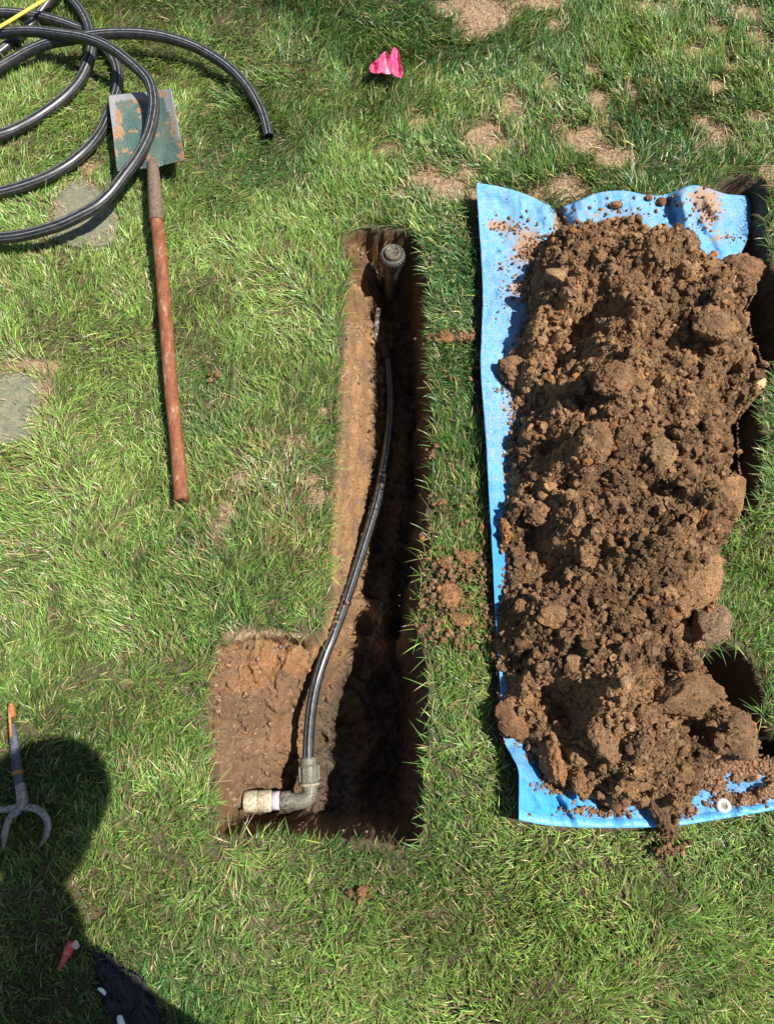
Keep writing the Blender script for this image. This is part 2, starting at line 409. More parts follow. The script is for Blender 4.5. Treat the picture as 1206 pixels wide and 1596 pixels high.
c = mg.mix(1.0, tint, mg.ramp(n_a, [(.32, .55), (.5, 1.0), (.68, 1.5)]), 'MULTIPLY')
c = mg.mix(1.0, c, mg.ramp(n_b, [(.35, .88), (.6, 1.1)]), 'MULTIPLY')
c = mg.mix(mg.ramp(n_c, [(.62, 0.0), (.72, .35)]), c, (.45, .36, .25))
mg.set(c, .95, 0, .15); b = mg.bump(n_a, .0035, .8); mg.bump(n_b, .004, .6, b)
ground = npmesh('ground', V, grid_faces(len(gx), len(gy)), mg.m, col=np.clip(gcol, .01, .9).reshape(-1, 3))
tag(ground, kind='structure')

# ------------------------------------------------------------------ clod templates
def ico(sub):
    bm = bmesh.new(); bmesh.ops.create_icosphere(bm, subdivisions=sub, radius=1)
    V = np.array([v.co[:] for v in bm.verts]); F = np.array([[v.index for v in f.verts] for f in bm.faces]); bm.free(); return V, F
ICO = {k: ico(k) for k in (1, 2, 3, 4, 5)}
def clod_shape(sub, seed, angular=.5, rough=.12, planes=9, f=1.6, oct_=5):
    V, F = ICO[sub]; r_ = np.random.default_rng(seed)
    r = np.ones(len(V))
    N = r_.normal(size=(planes, 3)); N /= np.linalg.norm(N, axis=1)[:, None]
    h = r_.uniform(.55, .9, planes); dots = V @ N.T
    cut = np.min(np.where(dots > .05, h/np.maximum(dots, .05), 9), axis=1)
    r = (1-angular)*r + angular*np.minimum(cut, 1.15)
    r = r*(1 + rough*2.2*fbm3(V*f + seed*3.1, seed, oct_, .62))
    return V*r[:, None], F
POOL0 = [clod_shape(1, 50+i, .7, .25, 7, 1.5, 2) for i in range(20)]
POOL1 = [clod_shape(2, 100+i, .85, .24, 7, 1.7, 3) for i in range(20)]
POOL2 = [clod_shape(3, 200+i, .7, .30, 7, 1.9, 5) for i in range(24)]
def rand_rot(n):
    q = rng.normal(size=(n, 4)); q /= np.linalg.norm(q, axis=1)[:, None]; w, x, y, z = q.T
    return np.stack([1-2*(y*y+z*z), 2*(x*y-z*w), 2*(x*z+y*w), 2*(x*y+z*w), 1-2*(x*x+z*z), 2*(y*z-x*w), 2*(x*z-y*w), 2*(y*z+x*w), 1-2*(x*x+y*y)], 1).reshape(n, 3, 3)
def soil_tint(n, base=(.245, .142, .072)):
    """colours of single lumps: mid brown, some dark and moist, some dry and pale, a few rusty"""
    u = rng.uniform(size=n)[:, None]; g = rng.normal(1, .12, size=(n, 1))
    b0 = np.array(base); c = np.tile(b0, (n, 1))*g
    c = np.where(u > .86, b0*np.array((1.3, 1.35, 1.45))*g, c)
    c = np.where(u > .965, b0*np.array((1.45, 1.1, .85))*g, c)
    c = np.where(u < .15, b0*.68*g, c)
    return np.clip(c, .02, .8)
def scatter(P, S, pool, tints):
    """merged verts / faces / colours for many crumbs"""
    Vs, Fs, Cs = [], [], []; off = 0
    which = rng.integers(0, len(pool), len(P)); Rm = rand_rot(len(P)); A = rng.uniform(.7, 1.25, (len(P), 3))
    for k, (tv, tf) in enumerate(pool):
        I = np.nonzero(which == k)[0]
        if not len(I): continue
        v = np.einsum('mij,mnj->mni', Rm[I], tv[None]*A[I][:, None, :])*S[I][:, None, None] + P[I][:, None, :]
        Vs.append(v.reshape(-1, 3)); n = len(tv)
        Fs.append((tf[None] + (np.arange(len(I))*n)[:, None, None] + off).reshape(-1, 3)); off += n*len(I)
        Cs.append(np.repeat(tints[I], n, 0))
    return np.vstack(Vs), np.vstack(Fs), np.vstack(Cs)
def in_poly_samples(P, n, margin=0.0):
    lo, hi = P.min(0)-margin, P.max(0)+margin
    out = np.zeros((0, 2))
    while len(out) < n:
        q = rng.uniform(lo, hi, (n*2, 2)); d = sdist(q[:, 0], q[:, 1], P)
        out = np.vstack([out, q[d > -margin]])
    return out[:n]

# ------------------------------------------------------------------ tarp
def edge(pts, n):
    P = np.array(pts, float); L = np.concatenate([[0], np.cumsum(np.hypot(*np.diff(P[:, :2], axis=0).T))]); t = np.linspace(0, L[-1], n)
    c = catmull(P, 4.0); Lc = np.concatenate([[0], np.cumsum(np.hypot(*np.diff(c[:, :2], axis=0).T))]); t = np.linspace(0, Lc[-1], n)
    return np.stack([np.interp(t, Lc, c[:, k]) for k in range(3)], 1)
NU, NV = 150, 300
T_, B_, L_, R_ = edge(TARP_TOP, NU), edge(TARP_BOT, NU), edge(TARP_LEFT, NV), edge(TARP_RIGHT, NV)
u = np.linspace(0, 1, NU)[:, None, None]; v = np.linspace(0, 1, NV)[None, :, None]
S = (1-v)*T_[:, None] + v*B_[:, None] + (1-u)*L_[None] + u*R_[None] - ((1-u)*(1-v)*T_[0] + u*(1-v)*T_[-1] + (1-u)*v*B_[0] + u*v*B_[-1])
ed = np.minimum(np.minimum(u, 1-v*1.0)[..., 0], v[..., 0])          # distance from the visible edges
PX, PY, ZZ = S[..., 0], S[..., 1], S[..., 2]
sag = np.clip(np.minimum(u[..., 0]*6, np.minimum(v[..., 0]*9, (1-v[..., 0])*11)), 0, 1)
ZZ = ZZ*(1-sag*.75) + .012*sag
# soft folds, running in from the rim
W = ats(PX, PY, .03)
wr = .012*fbm2(W[..., 0]*9, W[..., 1]*5, 61, 3) + .007*(1-np.abs(fbm2(W[..., 0]*26, W[..., 1]*13, 62, 3)))**3 + .0012*fbm2(W[..., 0]*120, W[..., 1]*120, 63, 3)
ZZ = ZZ + wr*(.5+.5*np.clip(ed*30, 0, 1))
def crease(p0, p1, h, w, seg_only=True):
    global ZZ
    d = np.hypot(p1[0]-p0[0], p1[1]-p0[1]); tx, ty = (p1[0]-p0[0])/d, (p1[1]-p0[1])/d
    al = ((PX-p0[0])*tx + (PY-p0[1])*ty)/d; pe = -(PX-p0[0])*ty + (PY-p0[1])*tx
    ZZ = ZZ + h*np.exp(-(pe/w)**2)*np.clip(al*6+.6, 0, 1)*np.clip((1-al)*6+.6, 0, 1)
crease((862,318),(884,372), -.028, 9); crease((846,322),(872,372), .012, 9); crease((905,310),(896,370), .014, 12)
crease((1060,300),(1078,390), .022, 11); crease((1040,310),(1052,350), -.014, 9); crease((1100,310),(1128,352), .02, 8); crease((1112,340),(1140,355), -.012, 5)
crease((1085,350),(1120,400), -.015, 7); crease((866,1243),(897,1285), -.014, 3.2); crease((874,1240),(905,1284), .008, 5)
crease((800,1170),(850,1262), .014, 10); crease((745,300),(800,330), -.008, 10); crease((757,640),(775,760), .010, 10); crease((770,830),(790,800), .012, 6)
for q_ in range(44):
    a_, b_ = rng.uniform(745, 1120), rng.choice([rng.uniform(292, 400), rng.uniform(1200, 1285)]) ; 
    if q_ % 3 == 0: a_, b_ = rng.uniform(752, 800), rng.uniform(320, 1100)
    t_, l_ = rng.uniform(0, 6.28), rng.uniform(18, 60); crease((a_, b_), (a_+l_*math.cos(t_), b_+l_*math.sin(t_)), rng.uniform(-.0045, .0055), rng.uniform(1.6, 4))
crease((960,1262),(950,1290), -.007, 5); crease((1160,1240),(1150,1275), .010, 7); crease((1180,1235),(1206,1225), .012, 8)
# right strip follows the second hole
Wt = ats(PX, PY, ZZ)
mt = M('tarp_weave'); o = mt.coord()
na, nb, nc = mt.noise(7, 5, .65), mt.noise(300, 5, .85), mt.noise(45, 6, .75)
wv = mt.new('ShaderNodeTexWave'); wv.inputs['Scale'].default_value = 130; wv.bands_direction = 'X'; mt.l(o, wv.inputs['Vector'])
wv2 = mt.new('ShaderNodeTexWave'); wv2.inputs['Scale'].default_value = 130; wv2.bands_direction = 'Y'; mt.l(o, wv2.inputs['Vector'])
blue = mt.ramp(na, [(.3, (.008, .21, .55)), (.55, (.014, .31, .66)), (.75, (.04, .40, .70))])
dirtc = mt.attr()
sep = mt.new('ShaderNodeSeparateColor'); mt.l(dirtc, sep.inputs[0])
dust_f = mt.math('MULTIPLY', mt.ramp(nb, [(.44, 0.0), (.58, 1.0)]), sep.outputs[0])
dust_f = mt.math('MULTIPLY', dust_f, mt.ramp(nc, [(.3, .35), (.62, 1.0)]), clamp=True)
c = mt.mix(dust_f, blue, (.44, .41, .38))
mud_f = mt.ramp(mt.math('ADD', sep.outputs[1], mt.math('MULTIPLY', mt.math('SUBTRACT', mt.noise(60, 8, .82), .52), 4.2)), [(.42, 0.0), (.62, .85)])
c = mt.mix(mud_f, c, (.38, .205, .080))
mt.set(c, .62, 0, .25)
b = mt.bump(mt.math('ADD', wv.outputs[1], wv2.outputs[1]), .0008, .5); mt.bump(nc, .003, .4, b)
def blob(px, py, rx, ry): return np.exp(-(((PX-px)/rx)**2 + ((PY-py)/ry)**2))
dust = np.clip(.75 + .9*blob(800, 380, 60, 160) + .8*blob(830, 325, 60, 30) + .9*blob(1010, 330, 120, 35) + .8*blob(775, 600, 25, 120) - .5*blob(850, 1260, 80, 60) - .5*blob(770, 880, 30, 120) + .4*blob(1180, 1245, 60, 20), 0, 1)
mud = np.clip(1.0*blob(1105, 325, 24, 34) + .7*blob(1085, 305, 26, 14) + .7*blob(1120, 372, 14, 10) + .9*blob(778, 352, 24, 12) + 1.1*blob(822, 385, 30, 34) + .5*blob(960, 335, 60, 14) + .45*blob(800, 560, 24, 90) + .8*blob(808, 452, 14, 18) + .5*blob(795, 640, 20, 20) + 1.0*blob(868, 345, 8, 22), 0, 1)
tcol = np.stack([dust, mud, 0*dust], -1)
tarp = empty('tarp', at(900, 800, 0), 'large bright blue woven tarp spread on the lawn under the heap of soil', 'tarp')
ts = npmesh('sheet', Wt.reshape(-1, 3), grid_faces(NU, NV)[:, ::-1], mt.m, col=tcol.reshape(-1, 3), parent=tarp)
sm = ts.modifiers.new('thickness', 'SOLIDIFY'); sm.thickness = .0012; sm.offset = -1
def tarp_z(px, py):
    """height of the tarp above (px,py) by nearest grid vertex"""
    k = np.argmin((PX-px)**2 + (PY-py)**2); return float(ZZ.ravel()[k])
# hems: folded-over strips along the bottom and the left side
def hem(pxy_in, pxy_out, lift=.0025):
    a = np.array(pxy_in); b_ = np.array(pxy_out); n = len(a); rows = []
    for k, (f, l) in enumerate(((0, .0004), (.06, lift), (.5, lift*1.25), (.94, lift), (1.0, .0006))):
        rows.append(a*(1-f) + b_*f + np.array((0, 0, l)))
    return np.stack(rows, 1).reshape(-1, 3), n
mh = M('tarp_hem'); mh.set(mh.mix(mh.ramp(mh.noise(320, 3, .7), [(.45, 0.0), (.7, .5)]), (.05, .34, .78), (.5, .55, .6)), .45, 0, .4); mh.bump(mh.noise(200, 3, .6), .001, .5)
Hin, n_ = hem(Wt[:, NV-6], Wt[:, NV-1])
npmesh('hem', Hin, grid_faces(n_, 5)[:, ::-1], mh.m, parent=tarp)
# grommet
gp = at(1126, 1256, 0); gz = tarp_z(1126, 1256); gp = at(1126, 1256, gz)
mgm = M('grommet_metal'); mgm.set(mgm.ramp(mgm.noise(300, 3, .6), [(.4, (.75, .75, .72)), (.65, (.5, .48, .44))]), .4, .3, .5)
lathe('grommet', [(.0065, .002), (.0075, .0055), (.011, .0065), (.0155, .005), (.0165, .001)], gp, mgm.m, tarp, 32)
mdk = M('dark_hole'); mdk.set((.25, .22, .18), .8)
lathe('grommet_hole', [(.0067, .0028), (.0001, .0029)], gp, mdk.m, tarp, 24)

# ------------------------------------------------------------------ heap of soil
HS = .0034
lo, hi = PILE.min(0)-.03, PILE.max(0)+.03
px_, py_ = np.arange(lo[0], hi[0], HS), np.arange(lo[1], hi[1], HS)
HX, HY = np.meshgrid(px_, py_, indexing='ij')
dP = sdist(HX, HY, PILE) + .012*fbm2(HX*22, HY*22, 71, 3) + .010*fbm2(HX*70, HY*70, 72, 3)
di = np.clip(dP, 0, 1)
PH = .175*(1-np.exp(-di/.080))
PH = PH*(1 + .42*fbm2(HX*5.5, HY*5.5, 73, 3))
def gb(px, py, h, r, z=.12):
    c_ = at(px, py, z); return h*np.exp(-((HX-c_.x)**2 + (HY-c_.y)**2)/r**2)
for a in [(895,525,-.075,.045),(875,575,-.05,.05),(925,505,-.05,.035),(955,600,.055,.055),(885,455,.03,.04),(970,520,.05,.06),(1000,420,.04,.06),(905,395,.03,.04),
          (845,880,-.08,.05),(825,835,-.05,.045),(860,1085,-.085,.05),(880,1110,-.06,.045),(930,1100,.05,.055),(905,640,-.05,.035),(935,695,.045,.05),(985,650,-.03,.03),
          (1060,700,.04,.06),(1000,780,-.04,.035),(940,790,.03,.04),(1080,800,.05,.05),(1065,850,.045,.07),(1090,975,-.095,.04),(1110,960,.02,.03),(1075,1060,.045,.05),(845,1210,-.03,.03),(870,1190,-.02,.03),
          (1000,1150,.03,.06),(930,870,-.03,.03),(1020,880,.02,.04),(1085,1135,-.05,.03),(1010,1230,-.04,.02),(1140,1150,.03,.05),(850,700,-.05,.035),(890,740,.04,.04),(870,760,-.04,.03),(1100,520,.04,.07),(1040,560,-.03,.03),(820,500,.02,.04)]:
    PH = PH + 1.35*gb(*a)*np.clip(di/.05, 0, 1)
fade = np.clip(di/.03, 0, 1)
for sc, amp, keep, s in ((9, .052, .5, 1), (17, .036, .5, 2), (32, .022, .55, 3), (62, .012, .6, 4), (125, .0060, .65, 5)):
    wx = HX + .25/sc*fbm2(HX*sc, HY*sc, 80+s, 2); wy = HY + .25/sc*fbm2(HX*sc+9, HY*sc, 90+s, 2)
    f1, cid = worley(wx*sc, wy*sc, 200+s)
    PH = PH + amp*(np.sqrt(np.clip(1-(f1/.72)**2, 0, 1)) - .45)*np.clip((cid-(1-keep))*4, -.3, 1)*fade
PH = PH + (.016*fbm2(HX*26, HY*26, 75, 5, .7) + .004*fbm2(HX*160, HY*160, 76, 3, .7))*fade
PH = np.maximum(PH, .002 + .034*np.clip(di/.035, 0, 1) + .006*fade*fbm2(HX*50, HY*50, 74, 4, .7))
tz = np.full(HX.shape, .016)
inside = dP > 0
# the heap sags into the hole along its right side
dB = np.maximum(sdist(HX, HY, HB), sdist(HX, HY, HC))
tz = tz - .05*np.clip(dB/.06, 0, 1)
HZ = tz + np.where(inside, PH, -.012)
def heap_z(x, y):
    i = np.clip(((np.asarray(x)-lo[0])/HS).astype(int), 0, len(px_)-1); j = np.clip(((np.asarray(y)-lo[1])/HS).astype(int), 0, len(py_)-1)
    return HZ[i, j]
idx = np.arange(HX.size).reshape(HX.shape)
keep = (dP > -.004)
q = keep[:-1, :-1] & keep[1:, :-1] & keep[1:, 1:] & keep[:-1, 1:]
F = np.stack([idx[:-1, :-1][q], idx[1:, :-1][q], idx[1:, 1:][q], idx[:-1, 1:][q]], 1)
used = np.unique(F); remap = np.full(HX.size, -1); remap[used] = np.arange(len(used))
sidex = HX + .004*fbm2(HY*80, HZ*80, 77, 3); sidey = HY + .004*fbm2(HX*80, HZ*80, 78, 3)
HV = np.stack([sidex, sidey, HZ], -1).reshape(-1, 3)[used]; F = remap[F]
a1 = fbm2(HX*7, HY*7, 79, 4); a2 = fbm2(HX*26, HY*26, 81, 4)
k = np.clip(.5+1.2*a1+.5*a2, 0, 1)[..., None]
hc = np.array((.34, .20, .10))*k + np.array((.145, .090, .052))*(1-k)
rd = np.clip(a2*3-1.1, 0, 1)[..., None]; hc = hc*(1-rd*.5) + np.array((.34, .17, .085))*rd*.5
ebd = np.exp(-(di/.02)**2)[..., None]; hc = hc*(1-ebd*.5) + np.array((.34, .20, .11))*ebd*.5
# crumbs
allV, allF, allC = [HV], [F], [hc.reshape(-1, 3)[used]]
N0 = 95000; p = in_poly_samples(PILE, N0, .014); s = rng.uniform(.0011, .0030, N0)
kk_ = (sdist(p[:, 0], p[:, 1], PILE) > .0) | ((rng.uniform(size=N0) < .4) & (p[:, 0] < at(1060, 800, 0).x)); p, s = p[kk_], s[kk_]; N0 = len(p)
z = heap_z(p[:, 0], p[:, 1]) + s*.3; outp = sdist(p[:, 0], p[:, 1], PILE); z = np.where(outp < 0.004, .028 + s*.4, z)
t0 = soil_tint(N0)*(.62+.75*np.clip(.5+1.2*fbm2(p[:, 0]*7, p[:, 1]*7, 79, 4), 0, 1))[:, None]; v0, f0, c0_ = scatter(np.column_stack([p, z]), s, POOL0, t0)
N1 = 13000; p = in_poly_samples(PILE, N1, .012); s = .0022 + .0042*rng.pareto(2.3, N1).clip(0, 2.4)
z = heap_z(p[:, 0], p[:, 1]) + s*.25; kk_ = (sdist(p[:, 0], p[:, 1], PILE) > .002) | ((rng.uniform(size=N1) < .35) & (p[:, 0] < at(1060, 800, 0).x)); p, s, z = p[kk_], s[kk_], z[kk_]; N1 = len(p)
outp = sdist(p[:, 0], p[:, 1], PILE); s = np.where(outp < 0, np.minimum(s, .005), s); z = np.where(outp < 0.004, .030 + s*.4, z)
t1 = soil_tint(N1); t1 = t1*(.62+.75*np.clip(.5+1.2*fbm2(p[:, 0]*7, p[:, 1]*7, 79, 4), 0, 1))[:, None]; t1 = np.where((outp < .02)[:, None] & (rng.uniform(size=(N1, 1)) < .45), np.array((.36, .20, .11)), t1)
v1, f1_, c1 = scatter(np.column_stack([p, z]), s, POOL1, t1)
N2 = 400; p = in_poly_samples(PILE, N2, -.010); s = .008 + .007*rng.pareto(2.4, N2).clip(0, 2.2)
z = heap_z(p[:, 0], p[:, 1]) + s*.10
v2, f2, c2 = scatter(np.column_stack([p, z]), s, POOL2, soil_tint(N2))
o1 = len(HV)
tri = np.vstack([f1_ + o1, f2 + o1 + len(v1), f0 + o1 + len(v1) + len(v2)])
heap = npmesh('soil_heap', np.vstack([HV, v1, v2, v0]), [F, tri], MAT_SOIL, col=np.vstack([allC[0], c1, c2, c0_]), flat_from=len(F))
tag(heap, 'heap of loose brown crumbly soil piled along the blue tarp', 'soil heap', kind='stuff')

# crumbs strewn on the tarp's bare strips and on the lawn
def crumbs(spots, name, label, cat, zf, sz=(.002, .006), base=(.30, .175, .10)):
    P, S = [], []
    for (px, py, rx, ry, n) in spots:
        a = rng.normal(size=(n, 2))*(.68 if 'spilled' in name else .5)
        for q in a:
            x, y = px+q[0]*rx, py+q[1]*ry; zz = zf(x, y); s = sz[0] + (sz[1]-sz[0])*rng.uniform()**3
            P.append(tuple(at(x, y, zz + s*.5))); S.append(s)
    P = np.array(P); S = np.array(S)
    v, f, c_ = scatter(P, S, POOL1, soil_tint(len(P), base))
    return tag(npmesh(name, v, [f], MAT_SOIL, col=c_), label, cat, kind='stuff')
crumbs([(835,395,30,30,260),(815,455,22,24,110),(790,352,40,16,60),(872,345,14,30,110),(812,640,26,36,200),(788,600,24,20,60),(815,700,16,30,90),(960,330,70,18,40),(1030,312,30,10,40),(1100,330,30,34,90),
        (785,450,20,120,60),(1108,1215,14,22,260),(1116,1200,14,14,200),(1122,1226,8,12,150),(1132,1243,12,8,200),(1148,1247,12,7,200),(1164,1246,12,7,200),(1180,1240,12,7,200),(1196,1234,12,7,200),(1152,1208,12,10,220),(1168,1205,10,10,160),(1148,1192,40,8,300),(1200,1215,8,14,160),(1190,1194,18,10,260),(1140,1252,60,8,60),(860,1225,30,16,120),(930,1264,60,8,160),
        (1075,1262,18,10,60),(786,930,10,60,60),(783,1000,8,60,60),(790,1140,10,20,30),(1140,372,16,10,30),(905,350,40,10,90)],
       'soil_crumbs', 'fine brown crumbs strewn over the bare strips of the blue tarp', 'soil', tarp_z)
crumbs([(700,526,34,8,150),(725,524,18,6,60),(735,575,12,22,24),(705,585,10,8,10),(690,940,34,46,330),(725,880,40,26,250),(700,880,18,18,60),(672,980,12,20,50),(700,780,40,14,30),(720,815,30,18,24),(755,905,10,50,60),(560,1392,16,8,30),
        (670,705,14,10,20),(665,830,12,12,20),(1130,870,30,20,30),(1040,1325,22,14,70),(340,590,14,12,20),(745,970,18,26,50),(660,915,8,10,20),(1190,1210,20,10,40),(715,985,26,30,40)],
       'spilled_soil', 'brown soil crumbs spilled in the strip of grass between trench and tarp', 'soil', lambda x, y: .013 + .012*rng.uniform(), (.0014, .0085), (.25, .145, .075))
# loose grains lying in the trench
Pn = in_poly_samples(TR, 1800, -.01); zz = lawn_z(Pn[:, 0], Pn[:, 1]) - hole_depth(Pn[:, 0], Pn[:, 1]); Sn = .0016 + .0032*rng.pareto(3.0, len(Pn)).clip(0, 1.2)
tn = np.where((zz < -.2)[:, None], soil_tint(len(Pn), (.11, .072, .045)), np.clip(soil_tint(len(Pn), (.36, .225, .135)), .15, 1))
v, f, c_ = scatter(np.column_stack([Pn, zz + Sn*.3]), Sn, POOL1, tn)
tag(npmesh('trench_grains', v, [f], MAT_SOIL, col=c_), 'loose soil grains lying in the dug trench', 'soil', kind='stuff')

# ------------------------------------------------------------------ single big clods
def clod(px, py, z, r, rot, seed, label, tint=(.225, .148, .093), ang=.6, rough=.09, sub=5, on_heap=True, name='dirt_clod', cat='dirt clod', tilt=(0, 0), group=None):
    c0 = at(px, py, z if not on_heap else .12)
    if on_heap:
        for _ in range(3):
            zz = float(heap_z(c0.x, c0.y)); c0 = at(px, py, max(zz, .03) + z)
    V, F = clod_shape(sub, seed, ang, rough, 9, 1.4, 6)
    fl_ = .42 if ang >= .6 else 1.0
    V = V*(1 + fl_*.20*fbm3(V*3.0+seed, seed, 5, .72) + .08*fl_**.5*fbm3(V*13+seed, seed+2, 4, .75))[:, None]
    tint = tuple(np.array(tint)*np.array((1.06, .92, .74)))
    Rm = np.array((Matrix.Rotation(R(rot), 3, 'Z') @ Matrix.Rotation(R(tilt[0]), 3, 'X') @ Matrix.Rotation(R(tilt[1]), 3, 'Y')))
    V = (V*np.array(r)) @ Rm.T
    n = fbm3(V*25+seed, seed+5, 4); k = np.clip(.5+n, 0, 1)[:, None]
    col = np.array(tint)*(.72+.56*k)
    nv, nc_ = len(V), int((90 + 70000*r[0]*r[1])*fl_); I = rng.integers(0, nv, nc_); V, F0 = V, F
    sz = np.minimum(rng.uniform(.0012, .0045, nc_), r[2]*.28); cv, cf, cc = scatter(V[I]*(1-.3*sz[:, None]/max(r)), sz, POOL0, soil_tint(nc_, tint)*.95)
    me = npmesh(name, np.vstack([V, cv]), [np.vstack([F, cf+nv])], MAT_SOIL, col=np.vstack([col, cc]), flat_from=len(F))
    me.location = c0
    return tag(me, label, cat, group)
CL = [
 (805,578,.018,(.058,.040,.038),-12,11,'rounded brown clod jutting left from the heap over the tarp, halfway down',(.24,.155,.10),.4,.10),
 (866,430,.022,(.031,.025,.022),-5,12,'small pale blocky clod near the upper left corner of the soil heap',(.30,.215,.14),.75,.06),
 (1075,374,.006,(.024,.034,.030),20,13,'upright dark clod at the heap\'s top edge beside the orange-stained fold of the tarp',(.20,.13,.085),.7,.08),
 (1152,420,.000,(.062,.048,.045),10,14,'rounded crumbly clod at the heap\'s upper right, next to the dark hole',(.215,.135,.088),.35,.14),
 (1046,533,.020,(.020,.036,.026),12,15,'narrow pale upright clod in the upper middle of the heap',(.32,.23,.15),.75,.06),
 (957,590,.004,(.046,.042,.036),30,16,'big rough clod left of the heap\'s middle with deep black shadows on its left',(.24,.155,.10),.45,.13),
 (1022,708,.010,(.044,.044,.036),0,17,'round smooth-faced greyish clod in the middle of the heap',(.24,.175,.115),.4,.08),
 (1133,775,.004,(.045,.066,.045),-12,18,'large smooth-faced clod at the heap\'s right edge above the grass tongue',(.27,.175,.105),.65,.06),
 (1086,905,-.004,(.048,.085,.040),-22,19,'long smooth pale brown clod on the heap\'s right side above the grey block',(.28,.185,.115),.6,.08),
 (1108,968,.010,(.060,.042,.040),38,20,'grey-topped square block of soil leaning out of the heap over the grass',(.25,.195,.145),.8,.06),
 (1070,1085,.006,(.072,.055,.040),25,21,'big angular flat-faced clod at the lower right, left of the dark triangular hole',(.25,.165,.105),.8,.06),
 (1140,1140,-.012,(.066,.052,.045),-30,22,'wide dark clod below the dark triangular hole at the heap\'s lower right',(.18,.125,.085),.6,.10),
 (860,1182,.012,(.030,.056,.048),6,23,'tall oval rusty clod with black shadow on its left near the tarp\'s lower left corner',(.29,.165,.095),.35,.08),
 (806,1118,.000,(.046,.050,.020),20,24,'flat cracked slab of soil on the tarp\'s left edge near its lower left corner',(.25,.15,.095),.6,.05),
 (905,1200,-.002,(.030,.060,.036),-4,25,'long upright clod just right of the tall oval rusty one',(.26,.165,.10),.55,.10),
 (1032,1262,.010,(.026,.060,.026),12,26,'long dark crumbly clod trailing over the tarp\'s bottom edge',(.16,.115,.08),.5,.13),
 (788,826,.006,(.017,.036,.018),8,27,'small orange-brown clod on the narrow left strip of blue tarp',(.36,.20,.11),.4,.10),
 (812,948,.012,(.020,.020,.018),30,28,'small round rusty clod on the heap\'s left flank below the dark hollow',(.34,.20,.12),.5,.08),
 (940,1150,.000,(.040,.050,.034),0,29,'rough brown clod in the heap\'s lower part, right of the dark hollow',(.22,.145,.095),.5,.12),
 (915,415,.000,(.045,.036,.030),0,30,'broad crumbly clod near the heap\'s top left',(.23,.15,.095),.4,.14),
 (1110,505,.000,(.055,.050,.036),0,31,'broad speckled clod in the heap\'s upper right below the rounded one',(.25,.17,.11),.4,.12),
 (930,690,.004,(.040,.045,.034),0,32,'crumbly clod left of the round greyish clod in the heap\'s middle',(.24,.155,.10),.4,.14),
 (845,800,.000,(.040,.030,.026),0,33,'low crumbly clod above the big dark hollow at the heap\'s left',(.24,.15,.095),.4,.14),
]
for (px, py, z, r, rot, seed, label, tint, ang, rough) in CL:
    clod(px, py, z, r, rot, seed, label, tint, ang, rough)
clod(1185, 597, .012, (.022,.014,.012), 40, 41, 'pale yellowish stone at the heap\'s right edge beside the grass', (.62,.55,.36), .7, .05, 4, name='pale_stone', cat='stone')
for (px, py, r, seed, label) in [(958,319,(.020,.012,.010),51,'brown crumb of soil alone on the tarp\'s top strip below the wavy edge'),
                                 (1030,314,(.013,.013,.010),52,'larger round brown crumb of two on the tarp\'s top edge left of the orange stain'),
                                 (1010,309,(.011,.009,.008),53,'small crumb on the tarp\'s top edge, the smaller of two left of the orange stain')]:
    clod(px, py, tarp_z(px, py)+.006, r, 0, seed, label, (.26,.155,.10), .5, .10, 4, False, cat='soil crumb')
for (px, py, r, seed, label) in [(753,823,(.013,.022,.012),61,'rusty clod in the grass touching the tarp\'s narrow left strip'),
                                 (726,870,(.026,.020,.014),62,'upper orange-brown clod in the grass between trench and tarp'),
                                 (702,928,(.026,.034,.016),63,'largest orange-brown clod in the grass between trench and tarp'),
                                 (694,876,(.018,.014,.011),64,'small brown clod in the grass left of the upper orange-brown one'),
                                 (718,965,(.030,.016,.012),65,'flat clod in the grass just below the largest one between trench and tarp'),
                                 (698,527,(.024,.014,.012),66,'rusty clod in the grass between trench and tarp, beside the trench\'s upper part'),
                                 (728,525,(.020,.009,.009),67,'thin clod reaching the tarp\'s left edge beside the upper rusty clod'),
                                 (690,782,(.010,.008,.008),68,'small rusty lump in the grass beside the trench, above the clod patch'),
                                 (565,1390,(.012,.012,.008),69,'little brown lump alone in the grass below the trench')]:
    clod(px, py, .020, r, 0, seed, label, (.28,.165,.09), .35, .16, 4, False)

# ------------------------------------------------------------------ grass
gm = M('grass_blade'); col = gm.attr()
gm.set(col, .38, 0, .5)
tr = gm.new('ShaderNodeBsdfTranslucent'); gm.l(gm.mix(1.0, col, (1.25, 1.3, .55), 'MULTIPLY'), tr.inputs[0])
mx = gm.new('ShaderNodeMixShader'); mx.inputs[0].default_value = .24
gm.l(gm.b.outputs[0], mx.inputs[1]); gm.l(tr.outputs[0], mx.inputs[2]); gm.l(mx.outputs[0], gm.o.inputs[0])

